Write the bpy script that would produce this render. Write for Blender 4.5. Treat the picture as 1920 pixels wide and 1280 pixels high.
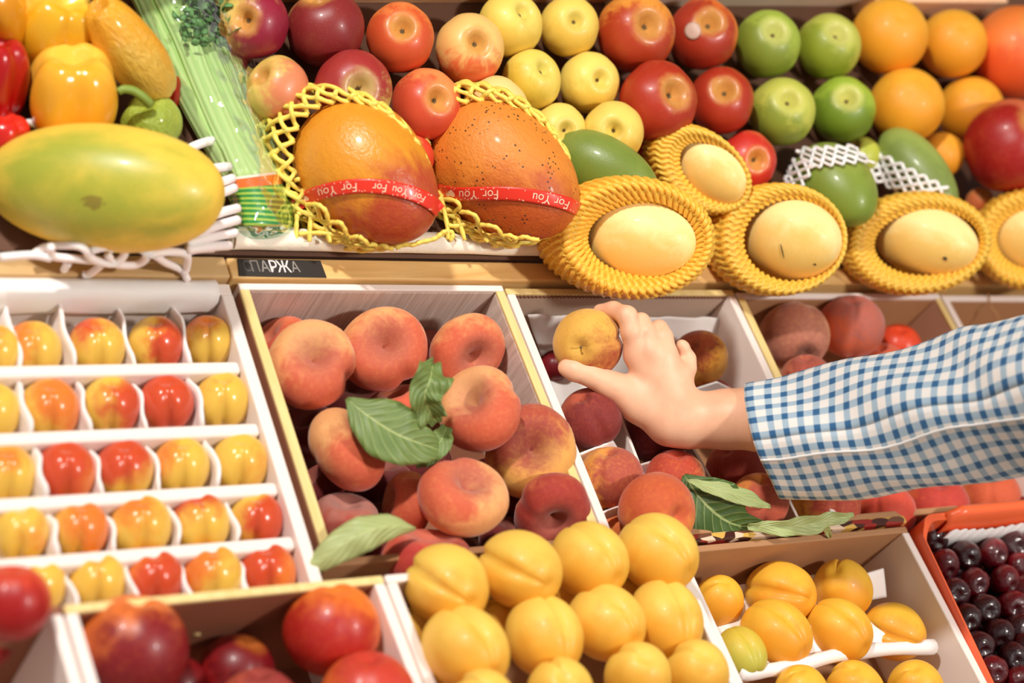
import bpy, math, random
import numpy as np
from mathutils import Matrix, Vector
from mathutils.bvhtree import BVHTree
random.seed(7); rng = np.random.default_rng(7)
SC = bpy.context.scene; COL = SC.collection
for o in list(bpy.data.objects): bpy.data.objects.remove(o)

# ------------------------------------------------------------------ camera
# "Shelf frame": x along the stall, y away from the customer, z normal to the sloping display.
# TILT turns that frame into the world: the whole display slopes 20 degrees towards the customer.
F = 3430.0; D0 = 1.5; TILT = Matrix.Rotation(math.radians(20), 4, 'X')
R = np.array([[.83205099, -.32580929, .44893146], [.01001846, .81801893, .57510404], [-.55460868, -.47401829, .68389757]])
CAMP = R[2] * D0
LIFT = Matrix.Translation((0, 0, .9)) @ TILT
cam = bpy.data.objects.new('camera', bpy.data.cameras.new('camera')); COL.objects.link(cam)
M = Matrix.Identity(4)
for i in range(3):
    for j in range(3): M[i][j] = R[j][i]
    M[i][3] = CAMP[i]
cam.matrix_world = LIFT @ M
cam.data.sensor_width = 36; cam.data.lens = F / 1920 * 36; cam.data.clip_start = .05
cam.data.dof.use_dof = True; cam.data.dof.focus_distance = 1.49; cam.data.dof.aperture_fstop = 3.3
SC.camera = cam
SC.view_settings.view_transform = 'Standard'; SC.view_settings.look = 'None'
SC.view_settings.gamma = 1; SC.view_settings.use_curve_mapping = False
SC.view_settings.exposure = 0.0
W = bpy.data.worlds.new('shop_ambient'); SC.world = W; W.use_nodes = True
W.node_tree.nodes['Background'].inputs[0].default_value = (1, .93, .87, 1)
W.node_tree.nodes['Background'].inputs[1].default_value = .30
def lamp(name, direction, dist, watts, size, color, aim=(.1, -.03, .02)):
    l = bpy.data.lights.new(name, 'AREA'); l.shape = 'DISK'; l.size = size; l.energy = watts; l.color = color
    o = bpy.data.objects.new(name, l); COL.objects.link(o)
    d = Vector(direction).normalized(); p = Vector(aim) + d * dist
    q = d.to_track_quat('Z', 'Y').to_matrix().to_4x4(); q.translation = p
    o.matrix_world = LIFT @ q
lamp('ceiling_spotlight_back', (.03, .66, .74), 2.2, 66, .15, (1, .96, .90))
lamp('ceiling_spotlight_over', (-.60, .30, .90), 2.2, 40, .15, (1, .96, .90))
lamp('ceiling_spotlight_front', (.22, -.50, .90), 2.3, 34, .2, (1, .95, .89))

# ------------------------------------------------------------------ geometry helpers
V = lambda *a: np.array(a, float)
def ray(u, v): return R.T @ V((u - 960) / F, -(v - 640) / F, -1.)
def at(u, v, z=0.):                       # where the line of sight meets the level z above the display
    w = ray(u, v); return CAMP + w * (z - CAMP[2]) / w[2]
def P(u, v, d): return CAMP + ray(u, v) * d
def depth(p): return D0 - R[2] @ np.asarray(p)
BED0, BEDA = V(0, .079, .004), math.radians(20)
BEDN = V(0, -math.sin(BEDA), math.cos(BEDA)); BEDT = V(0, math.cos(BEDA), math.sin(BEDA))
def bed(u, v, h=0.):                      # the same on the steeper upper display
    w = ray(u, v); return CAMP + w * (((BED0 + BEDN * h) - CAMP) @ BEDN) / (w @ BEDN)
def srgb(r, g, b):
    f = lambda c: (c / 255 / 12.92) if c / 255 <= .04045 else ((c / 255 + .055) / 1.055) ** 2.4
    return (f(r), f(g), f(b))
def basis(u, v):                          # right, up, towards-viewer at a pixel
    z = -ray(u, v); z /= np.linalg.norm(z); x = R[0] - z * (R[0] @ z); x /= np.linalg.norm(x)
    return x, np.cross(z, x), z
def unit(a): a = np.asarray(a, float); return a / (np.linalg.norm(a) + 1e-12)

class MB:
    def __init__(s): s.v = []; s.f = []; s.uv = []; s.n = 0
    def add(s, v, f, uv=None):
        v = np.asarray(v, float).reshape(-1, 3); s.v.append(v)
        s.f += [tuple(int(i) + s.n for i in q) for q in f]
        s.uv.append(np.zeros((len(v), 2)) if uv is None else np.asarray(uv, float).reshape(-1, 2)); s.n += len(v); return s
    def hexa(s, c8): return s.add(c8, [(0, 3, 2, 1), (4, 5, 6, 7), (0, 1, 5, 4), (1, 2, 6, 5), (2, 3, 7, 6), (3, 0, 4, 7)])
    def box(s, a, b):
        x0, y0, z0 = a; x1, y1, z1 = b
        return s.hexa([(x0, y0, z0), (x1, y0, z0), (x1, y1, z0), (x0, y1, z0), (x0, y0, z1), (x1, y0, z1), (x1, y1, z1), (x0, y1, z1)])
    def prism(s, poly, z0, z1):           # poly: xy, counter-clockwise
        n = len(poly); v = [(x, y, z0) for x, y in poly] + [(x, y, z1) for x, y in poly]
        return s.add(v, [tuple(range(n))[::-1], tuple(range(n, 2 * n))] + [(i, (i + 1) % n, n + (i + 1) % n, n + i) for i in range(n)])
    def grid(s, G, UV=None, closed=False, flip=False):
        a, b = G.shape[:2]; f = []
        for i in range(a - 1):
            for j in range(b if closed else b - 1):
                q = (i * b + j, i * b + (j + 1) % b, (i + 1) * b + (j + 1) % b, (i + 1) * b + j)
                f.append(q[::-1] if flip else q)
        return s.add(G.reshape(-1, 3), f, None if UV is None else UV.reshape(-1, 2))
    def tube(s, pts, rad, n=8, caps=True, squash=None):
        pts = np.asarray(pts, float); m = len(pts); rad = np.broadcast_to(np.asarray(rad, float), (m,))
        t = np.gradient(pts, axis=0); t /= np.linalg.norm(t, axis=1)[:, None] + 1e-12
        ref = V(0, 0, 1) if abs(t[0][2]) < .9 else V(1, 0, 0); nrm = unit(ref - t[0] * (ref @ t[0])); N = []
        for i in range(m):
            nrm = unit(nrm - t[i] * (nrm @ t[i])); N.append(nrm)
        N = np.array(N); B = np.cross(t, N); a = np.linspace(0, 2 * math.pi, n, endpoint=False)
        G = pts[:, None] + rad[:, None, None] * (np.cos(a)[None, :, None] * N[:, None] + np.sin(a)[None, :, None] * B[:, None])
        base = s.n; s.grid(G, closed=True)
        if caps: s.f += [tuple(base + i for i in range(n))[::-1], tuple(base + (m - 1) * n + i for i in range(n))]
        return s
    def build(s, name, mat, parent=None, smooth=True, bevel=0, solid=0, sub=0, seg=2, uv=False):
        v = np.concatenate(s.v)
        if parent is not None and parent.get('_o') is not None: v = v - np.array(parent['_o'])
        me = bpy.data.meshes.new(name); me.from_pydata(v.tolist(), [], s.f); me.validate()
        if smooth: me.polygons.foreach_set('use_smooth', [True] * len(me.polygons))
        if uv:
            U = np.concatenate(s.uv); l = me.uv_layers.new(name='UVMap'); idx = np.zeros(len(me.loops), int); me.loops.foreach_get('vertex_index', idx)
            l.data.foreach_set('uv', U[idx].ravel())
        if mat: me.materials.append(mat)
        o = bpy.data.objects.new(name, me); COL.objects.link(o)
        if parent is not None: o.parent = parent; 
        if solid: m_ = o.modifiers.new('thickness', 'SOLIDIFY'); m_.thickness = solid; m_.offset = 0
        if bevel: m_ = o.modifiers.new('bevel', 'BEVEL'); m_.width = bevel; m_.segments = seg; m_.limit_method = 'ANGLE'
        if sub: m_ = o.modifiers.new('sub', 'SUBSURF'); m_.levels = sub; m_.render_levels = sub
        return o
def tag(o, label, cat=None, group=None, kind=None):
    if label: o['label'] = label
    if cat: o['category'] = cat
    if group: o['group'] = group
    if kind: o['kind'] = kind
    return o
def empty(name, loc, label=None, cat=None, group=None, kind=None):
    o = bpy.data.objects.new(name, None); COL.objects.link(o); o.location = loc; o.empty_display_size = .01
    o['_o'] = [float(x) for x in loc]; return tag(o, label, cat, group, kind)
def spl(pts, n, cols=None):               # Catmull-Rom through rows of numbers
    p = np.asarray(pts, float); m = len(p); t = np.linspace(0, m - 1, n); out = []
    q = np.vstack([2 * p[0] - p[1], p, 2 * p[-1] - p[-2]])
    for x in t:
        i = min(int(x), m - 2); f = x - i; a, b, c, d = q[i:i + 4]
        out.append(.5 * ((2 * b) + (c - a) * f + (2 * a - 5 * b + 4 * c - d) * f * f + (3 * b - a - 3 * c + d) * f ** 3))
    return np.array(out)
def snoise(p, seed=0, k=3.):              # cheap smooth pseudo noise, -1..1
    p = np.asarray(p, float) * k; r = np.random.default_rng(seed); s = 0
    for i in range(5):
        w = r.normal(size=3) * (1 + .35 * i); s = s + np.sin(p @ w + r.uniform(0, 6.28)) / (1 + .4 * i)
    return s / 3.2

# ------------------------------------------------------------------ materials
class NT:
    def __init__(s, name):
        s.m = bpy.data.materials.new(name); s.m.use_nodes = True; s.t = s.m.node_tree; s.b = s.t.nodes['Principled BSDF']
    def n(s, kind, **kw):
        x = s.t.nodes.new(kind)
        for k, v in kw.items():
            if k.startswith('i_'):
                key = k[2:]; key = int(key) if key.isdigit() else key.replace('_', ' ')
                if isinstance(v, bpy.types.NodeSocket): s.t.links.new(v, x.inputs[key])
                else: x.inputs[key].default_value = v
            else: setattr(x, k, v)
        return x
    def L(s, a, b): s.t.links.new(a, b)
    def math(s, op, a, b=0., c=0., clamp=False):
        x = s.t.nodes.new('ShaderNodeMath'); x.operation = op; x.use_clamp = clamp
        for i, q in enumerate((a, b, c)):
            if isinstance(q, bpy.types.NodeSocket): s.L(q, x.inputs[i])
            else: x.inputs[i].default_value = q
        return x.outputs[0]
    def mix(s, f, a, b):
        x = s.t.nodes.new('ShaderNodeMix'); x.data_type = 'RGBA'
        for k, q in ((0, f), (6, a), (7, b)):
            if isinstance(q, bpy.types.NodeSocket): s.L(q, x.inputs[k])
            elif k: x.inputs[k].default_value = (*q, 1)
            else: x.inputs[k].default_value = q
        return x.outputs[2]
    def attr(s, name): return s.n('ShaderNodeAttribute', attribute_type='OBJECT', attribute_name=name)
    def vm(s, op, a, b=None):
        x = s.t.nodes.new('ShaderNodeVectorMath'); x.operation = op
        for i, q in enumerate((a, b)):
            if q is None: continue
            if isinstance(q, bpy.types.NodeSocket): s.L(q, x.inputs[i])
            else: x.inputs[i].default_value = q
        return x
    def noise(s, vec, scale, detail=3, rough=.5, dist=0.):
        return s.n('ShaderNodeTexNoise', i_Vector=vec, i_Scale=float(scale), i_Detail=float(detail), i_Roughness=rough, i_Distortion=dist).outputs[0]
    def ramp(s, f, stops):
        x = s.t.nodes.new('ShaderNodeValToRGB'); s.L(f, x.inputs[0]); e = x.color_ramp.elements
        while len(e) < len(stops): e.new(.5)
        for q, (p, c) in zip(e, stops): q.position = p; q.color = (*c, 1) if len(c) == 3 else c
        return x.outputs[0]
    def bump(s, h, strength, dist=.001):
        x = s.n('ShaderNodeBump', i_Height=h, i_Strength=strength, i_Distance=dist); s.L(x.outputs[0], s.b.inputs['Normal']); return s
    def set(s, **kw):
        for k, v in kw.items():
            sk = s.b.inputs[k.replace('_', ' ')]
            if isinstance(v, bpy.types.NodeSocket): s.L(v, sk)
            else: sk.default_value = v
        return s
def skin(name, rough=.45, coat=0., sheen=0., streak=0., sss=.03, bscale=60., bump=.08, speck=0., spots=0., fuzz=0., nz=2.4, wrinkle=0., amp=1.5, mott=0., p0=.82):
    t = NT(name); tc = t.n('ShaderNodeTexCoord').outputs['Object']; oi = t.n('ShaderNodeObjectInfo').outputs['Random']
    off = t.n('ShaderNodeCombineXYZ', i_X=t.math('MULTIPLY', oi, 37.), i_Y=t.math('MULTIPLY', oi, 91.), i_Z=t.math('MULTIPLY', oi, 53.)).outputs[0]
    pv = t.vm('ADD', tc, off).outputs[0]
    nrm = t.vm('NORMALIZE', tc).outputs[0]
    bd = t.attr('bd').outputs['Vector']; prm = t.n('ShaderNodeSeparateXYZ', i_Vector=t.attr('prm').outputs['Vector'])
    d = t.vm('DOT_PRODUCT', nrm, bd).outputs['Value']
    n1 = t.noise(pv, nz, 5, .62, .4)
    x = t.math('ADD', d, t.math('MULTIPLY', t.math('SUBTRACT', n1, .5), amp))
    if streak:
        xy = t.vm('NORMALIZE', t.vm('MULTIPLY', tc, (1, 1, 0)).outputs[0]).outputs[0]
        sv = t.vm('ADD', t.vm('ADD', xy, t.vm('MULTIPLY', tc, (0, 0, .22)).outputs[0]).outputs[0], off).outputs[0]
        sn = t.noise(sv, 7., 4, .65); x = t.math('ADD', x, t.math('MULTIPLY', t.math('SUBTRACT', sn, .5), streak * 3))
    f = t.n('ShaderNodeMapRange', interpolation_type='SMOOTHSTEP', i_0=x, i_1=t.math('SUBTRACT', prm.outputs[0], prm.outputs[1]), i_2=t.math('ADD', prm.outputs[0], prm.outputs[1])).outputs[0]
    col = t.mix(f, t.attr('c1').outputs['Color'], t.attr('c2').outputs['Color'])
    sp = t.n('ShaderNodeSeparateXYZ', i_Vector=nrm).outputs
    pole = t.n('ShaderNodeMapRange', interpolation_type='SMOOTHSTEP', i_0=t.math('ADD', sp[2], t.math('MULTIPLY', t.math('SUBTRACT', n1, .5), .16)), i_1=p0, i_2=.99).outputs[0]
    col = t.mix(t.math('MULTIPLY', pole, prm.outputs[2], clamp=True), col, t.attr('c4').outputs['Color'])
    if mott:
        mn_ = t.noise(pv, 9., 5, .7); col = t.mix(t.math('MULTIPLY', t.math('SUBTRACT', mn_, .5, clamp=True), mott * 3.2, clamp=True), col, t.vm('MULTIPLY', t.attr('c1').outputs['Color'], (.98, .95, .75)).outputs[0])
        col = t.mix(t.math('MULTIPLY', t.math('SUBTRACT', .47, mn_, clamp=True), mott * 3.2, clamp=True), col, t.vm('MULTIPLY', t.attr('c2').outputs['Color'], (.62, .5, .55)).outputs[0])
    fn = t.noise(pv, 26., 3, .6)
    col = t.mix(t.math('MULTIPLY', t.math('SUBTRACT', fn, .45, clamp=True), .55), col, t.vm('MULTIPLY', col, (.72, .62, .55)).outputs[0])
    if speck:
        vo = t.n('ShaderNodeTexVoronoi', i_Vector=pv, i_Scale=22.).outputs['Distance']
        col = t.mix(t.math('MULTIPLY', t.math('LESS_THAN', vo, .12), speck), col, srgb(240, 200, 140))
    if spots:
        vo = t.n('ShaderNodeTexVoronoi', i_Vector=pv, i_Scale=14.).outputs['Distance']; big = t.noise(pv, 2.6, 2)
        m = t.math('MULTIPLY', t.math('LESS_THAN', vo, .22), t.math('GREATER_THAN', big, .52))
        col = t.mix(t.math('MULTIPLY', m, spots), col, srgb(50, 32, 28))
    scd = t.vm('DISTANCE', tc, t.attr('scp').outputs['Vector']).outputs['Value']; scm = t.math('LESS_THAN', t.math('ADD', scd, t.math('MULTIPLY', t.math('SUBTRACT', t.noise(tc, 9., 5, .7), .5), .55)), .09)
    if name == 'papaya_skin': col = t.mix(t.math('MULTIPLY', scm, .6), col, srgb(120, 86, 44))
    h = t.noise(pv, bscale, 3, .6)
    if wrinkle:
        wv = t.vm('MULTIPLY', pv, (1, 1, .45)).outputs[0]
        h = t.math('ADD', h, t.math('MULTIPLY', t.noise(wv, 5., 4, .55, 1.2), wrinkle))
    t.set(Base_Color=col, Roughness=rough, Coat_Weight=coat, Coat_Roughness=.12, Sheen_Weight=sheen, Sheen_Roughness=.45, Subsurface_Weight=sss, Subsurface_Scale=.006)
    t.b.inputs['Subsurface Radius'].default_value = (1, .45, .2); t.b.inputs['Specular IOR Level'].default_value = .42
    t.bump(h, bump, .0012 if not wrinkle else .004); return t.m
S = {
 'flat_peach': skin('flat_peach_skin', .74, 0, sheen=.22, bump=.12, bscale=90, nz=2., amp=2.2, mott=.34, p0=.45),
 'apple': skin('apple_skin', .40, .08, streak=.22, speck=.25, bump=.03),
 'plain_apple': skin('plain_apple_skin', .46, .04, speck=.12, bump=.03),
 'citrus': skin('citrus_peel', .42, .05, bscale=38, bump=.35, nz=1.5),
 'peach': skin('peach_fuzz_skin', .72, 0, sheen=.22, bump=.12, bscale=90, nz=2., amp=2.3, mott=.5),
 'nectarine': skin('nectarine_skin', .42, .10, speck=.15, bump=.03, nz=1.8, amp=1.9, mott=.3),
 'apricot': skin('apricot_skin', .5, .04, bump=.06, nz=1.6, sss=.1),
 'glossy_apricot': skin('glossy_apricot_skin', .24, .3, bump=.02, nz=1.3, sss=.1),
 'cherry': skin('cherry_skin', .12, .8, bump=.4, bscale=3.5, nz=1.6, sss=.03, wrinkle=.5),
 'pepper': skin('pepper_skin', .24, .45, bump=.05, nz=1.2, bscale=12),
 'wrinkled_pepper': skin('wrinkled_pepper_skin', .26, .4, bump=.5, nz=1.2, bscale=9, wrinkle=1.2),
 'mango': skin('mango_skin', .34, .2, bump=.22, nz=1.5, bscale=16, speck=.1, wrinkle=.35, mott=.25),
 'spotted_mango': skin('spotted_mango_skin', .46, .05, bump=.28, nz=1.8, bscale=20, spots=.9, wrinkle=.4, mott=.3),
 'green_fruit': skin('green_fruit_skin', .4, .1, bump=.15, nz=1.8, bscale=24, speck=.2),
 'papaya': skin('papaya_skin', .4, .06, bump=.06, nz=1.3, bscale=18, amp=1.9),
 'melon': skin('pale_melon_skin', .5, .03, bump=.08, nz=2.2, bscale=20, sss=.12),
}
def plain(name, c, rough=.6, nscale=0, namt=.1, bump=0, sss=0, coat=0, c2=None, spec=None, trans=0):
    t = NT(name); tc = t.n('ShaderNodeTexCoord').outputs['Object']; col = srgb(*c)
    if nscale:
        n = t.noise(tc, nscale, 4, .6); b = srgb(*c2) if c2 else tuple(x * .7 for x in col)
        col2 = t.mix(t.math('MULTIPLY', t.math('SUBTRACT', n, .35, clamp=True), namt * 4, clamp=True), col, b); t.set(Base_Color=col2)
        if bump: t.bump(n, bump, .002)
    else: t.set(Base_Color=(*col, 1))
    t.set(Roughness=rough, Subsurface_Weight=sss, Coat_Weight=coat, Subsurface_Scale=.004)
    if spec is not None: t.b.inputs['Specular IOR Level'].default_value = spec
    return t.m
def wood(name, c1, c2, sc=(1, 1, 1), rough=.6, ns=60):
    t = NT(name); tc = t.n('ShaderNodeTexCoord').outputs['Object']
    v = t.vm('MULTIPLY', tc, sc).outputs[0]; n = t.noise(v, ns, 5, .6, 1.5)
    t.set(Base_Color=t.ramp(n, [(.3, srgb(*c1)), (.7, srgb(*c2))]), Roughness=rough); t.bump(n, .15, .001); return t.m
M_white = plain('white_carton', (240, 226, 218), .55, 14, .05, c2=(225, 205, 195))
M_whitegrain = wood('white_wood_print', (226, 208, 198), (188, 165, 152), (3, 1, .12), .6, 90)
M_paper = plain('white_tissue_paper', (246, 236, 232), .6, 30, .04, bump=.25, sss=.15)
M_brown = plain('brown_cardboard', (176, 128, 88), .75, 40, .08, c2=(158, 110, 74))
M_redbrown = plain('brown_cardboard_inner', (140, 84, 58), .75, 30, .08)
M_greige = plain('grey_cardboard', (196, 170, 150), .7, 50, .07)
M_rim = wood('pale_yellow_wood_edge', (238, 214, 150), (222, 192, 122), (1, .1, 1), .55, 60)
M_pine = wood('pine_board', (236, 196, 130), (214, 164, 98), (.06, 1, 1.4), .5, 70)
M_tan = wood('tan_cardboard_strip', (214, 178, 124), (196, 156, 104), (.2, 1, 1), .65, 18)
M_darkwood = wood('brown_wood_board', (226, 182, 136), (180, 130, 90), (.08, 1, 1), .5, 40)
M_foam = plain('white_foam', (250, 240, 222), .7, 200, .05, bump=.4, sss=.3)
M_net = plain('yellow_foam_net', (253, 190, 70), .42, 120, .05, sss=.3, coat=.05)
M_netin = plain('yellow_foam_lining', (248, 172, 48), .5, 160, .1, bump=.3, sss=.3)
M_looser = plain('pale_yellow_foam_net', (246, 216, 98), .45, 120, .04, sss=.3)
M_whitenet = plain('white_foam_net', (248, 238, 236), .5, sss=.3)
M_black = plain('black_card', (46, 42, 40), .55, 60, .1)
M_chalk = plain('white_chalk', (236, 226, 224), .8)
M_faint = plain('faded_chalk', (120, 112, 104), .9)
M_red = plain('red_ribbon', (226, 52, 34), .35, coat=.15)
M_print = plain('cream_print', (250, 208, 178), .6)
M_stem = plain('brown_stem', (92, 72, 44), .7, 80, .2)
M_greenstem = plain('green_stem', (128, 150, 60), .5, 60, .15)
M_calyx = plain('dark_calyx', (104, 82, 46), .8)
M_orangeplastic = plain('orange_plastic', (246, 104, 56), .35, coat=.1, sss=.1)
M_table = plain('dark_display_table', (70, 46, 34), .8)
M_dark = plain('dark_green_backing', (44, 52, 26), .9)
M_celery = None
def leafmat(name, a, b):
    t = NT(name); uv = t.n('ShaderNodeTexCoord').outputs['UV']; s = t.n('ShaderNodeSeparateXYZ', i_Vector=uv).outputs
    x = t.math('ABSOLUTE', t.math('SUBTRACT', s[1], .5)); mid = t.math('LESS_THAN', x, .018)
    ve = t.math('SINE', t.math('MULTIPLY', t.math('SUBTRACT', s[0], t.math('MULTIPLY', x, .55)), 62.)); vein = t.math('GREATER_THAN', ve, .93)
    n = t.noise(uv, 5., 4)
    col = t.mix(n, srgb(*a), srgb(*b)); col = t.mix(t.math('MULTIPLY', t.math('MAXIMUM', mid, t.math('MULTIPLY', vein, .45)), .55), col, srgb(190, 200, 130))
    t.set(Base_Color=col, Roughness=.5, Subsurface_Weight=.1, Subsurface_Scale=.002); t.bump(t.math('ADD', ve, t.math('MULTIPLY', n, 3.)), .35, .0006); return t.m
M_leaf = leafmat('green_leaf', (84, 110, 48), (120, 140, 76)); M_leafpale = leafmat('pale_leaf_underside', (150, 165, 100), (178, 186, 128))

# ------------------------------------------------------------------ fruit shapes (unit radius, pole = +Z)
def shape(nt=34, nph=48, h=1., dt=0., wt=.3, db=0., wb=.3, suture=0., sw=.16, lobes=0, la=0., taper=0., noise=.015, seed=0, elong=(1, 1), tip=0., pit=0., flat=0., sback=.0, pw=1.):
    th = np.linspace(0.0001, math.pi - .0001, nt)[:, None]; ph = np.linspace(0, 2 * math.pi, nph, endpoint=False)[None]
    rho = np.sin(th) ** pw * np.ones_like(ph); z = h * np.cos(th) * np.ones_like(ph)
    rho = rho * (1 + taper * np.cos(th)); up = np.clip(np.cos(th), 0, 1) ** .5; dn = np.clip(-np.cos(th), 0, 1) ** .5
    z = z - dt * np.exp(-(rho / wt) ** 2) * up + db * np.exp(-(rho / wb) ** 2) * dn
    z = z - tip * np.exp(-(rho / .18) ** 2) * dn - pit * np.exp(-(rho / .13) ** 2) * up
    if lobes: 
        k = 1 - la * (.5 + .5 * np.cos(lobes * ph)) ** 3 * np.sin(th) ** .35; rho = rho * k; z = z * (1 - (1 - k) * .35)
    if suture:
        a = (ph + math.pi) % (2 * math.pi) - math.pi; g = np.exp(-(a / sw) ** 2) * np.sin(th) ** .6 + sback * np.exp(-((np.abs(a) - math.pi) / sw) ** 2)
        rho = rho * (1 - suture * g); z = z * (1 - suture * .5 * g * np.abs(np.cos(th)))
    x = rho * np.cos(ph) * elong[0]; y = rho * np.sin(ph) * elong[1]
    G = np.stack([x, y, z], -1); n = snoise(G, seed, 1.7)[..., None]; G = G * (1 + noise * n)
    return MB().grid(G, closed=True, flip=False)
def shape_mesh(name, mat, **kw):
    m = shape(**kw); v = np.concatenate(m.v); me = bpy.data.meshes.new(name); me.from_pydata(v.tolist(), [], [q[::-1] for q in m.f])
    me.polygons.foreach_set('use_smooth', [True] * len(me.polygons)); me.materials.append(mat); return me
KIND = {}
def kind(k, mat, n=3, **kw): KIND[k] = [shape_mesh(k, S[mat], **{**kw, 'seed': i * 7 + 3}) for i in range(n)]
kind('apple', 'apple', h=.98, dt=.46, wt=.23, db=.16, wb=.24, taper=.11, noise=.04, lobes=5, la=.025, elong=(1, .96))
kind('yellow_apple', 'plain_apple', h=.99, dt=.44, wt=.21, db=.16, wb=.24, taper=.11, noise=.035, lobes=5, la=.02, elong=(1, .97))
kind('orange', 'citrus', h=.97, dt=.04, wt=.12, db=.03, noise=.012)
kind('pomegranate', 'nectarine', h=.95, dt=.1, wt=.3, lobes=5, la=.04, noise=.03)
kind('flat_peach', 'flat_peach', n=4, h=.68, dt=.40, wt=.40, pit=.20, db=.2, wb=.3, suture=.13, sw=.20, noise=.05, pw=.84, elong=(.95, 1.05))
kind('peach', 'peach', h=.94, dt=.22, wt=.24, suture=.10, sw=.14, noise=.02, tip=.03)
kind('nectarine', 'nectarine', h=.96, dt=.18, wt=.24, suture=.05, sw=.2, noise=.02)
kind('tray_apricot', 'glossy_apricot', h=1.0, dt=.16, wt=.30, suture=.26, sw=.20, sback=.08, noise=.02, elong=(1.0, .98), pw=.9)
kind('apricot', 'apricot', h=1.12, dt=.1, wt=.2, suture=.20, sw=.15, noise=.025, tip=.05, elong=(1, .97))
kind('cherry', 'cherry', n=5, h=.9, dt=.25, wt=.3, suture=.05, db=.05, noise=.05)
kind('bell_pepper', 'pepper', n=2, h=1.15, dt=.35, wt=.38, db=.25, wb=.4, lobes=4, la=.2, noise=.03, taper=.05, pw=.7)
kind('wrinkled_pepper', 'wrinkled_pepper', n=1, h=1.1, dt=.25, wt=.38, db=.15, wb=.4, lobes=4, la=.09, noise=.05, pw=.78)
kind('papaya', 'papaya', n=1, h=1.0, noise=.015, taper=.04, pw=.92)
kind('mango', 'mango', n=1, h=1., noise=.03, taper=-.14, pw=.95)
kind('spotted_mango', 'spotted_mango', n=1, h=1., noise=.03, taper=-.12, pw=.95)
kind('green_fruit', 'green_fruit', n=2, h=1., noise=.03, taper=-.12)
kind('melon', 'melon', n=2, h=1., noise=.02, taper=-.05)
CAL = MB(); 
for k in range(6):
    a = k * 1.05; CAL.tube([(0, 0, 0), (.03 * math.cos(a), .03 * math.sin(a), .035), (.07 * math.cos(a + .3), .07 * math.sin(a + .3), .05)], [.02, .014, .005], 5)
calyx_me = bpy.data.meshes.new('calyx'); calyx_me.from_pydata(np.concatenate(CAL.v).tolist(), [], CAL.f); calyx_me.materials.append(M_calyx)
STM = MB().tube([(0, 0, -.05), (.01, 0, .1), (.05, .02, .2), (.09, .03, .26)], [.035, .024, .022, .035], 6)
stem_me = bpy.data.meshes.new('stem'); stem_me.from_pydata(np.concatenate(STM.v).tolist(), [], STM.f); stem_me.materials.append(M_stem)

def orient(u, v, ax, ay, roll=90, sdir=.25):
    """pole shows at image offset (ax,ay) radii from the centre (y down); local +X (the suture) points to image angle roll"""
    x, y, z = basis(u, v); q = math.hypot(ax, ay)
    if q > .98: ax, ay = ax * .98 / q, ay * .98 / q
    a = x * ax - y * ay + z * math.sqrt(max(0, 1 - ax * ax - ay * ay))
    r = math.radians(roll); s = x * math.cos(r) + y * math.sin(r) + z * sdir; s = unit(s - a * (s @ a))
    return np.stack([s, np.cross(a, s), a], 1)
FR = []   # pending fruit
def fruit(k, u, v, r, h=None, plane='z', pole=(0, -.3), roll=-90, sdir=.25, c=((220, 160, 70), (200, 60, 40)), c4=None, pa=.0, bt=.2, bs=.35, bdir=(.5, -.3), sc=(1, 1, 1), label='', cat='', name=None, group=None, cal=None, fix=False, rel=.92, var=None, grp=0, d=None):
    FR.append(dict(k=k, u=u, v=v, r=r, h=h, plane=plane, pole=pole, roll=roll, sdir=sdir, c=c, c4=c4 or c[0], pa=pa, bt=bt, bs=bs, bdir=bdir, sc=sc, label=label, cat=cat, name=name or k, group=group, cal=cal, fix=fix, rel=rel, var=var, grp=grp, d=d))
    return FR[-1]
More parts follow.
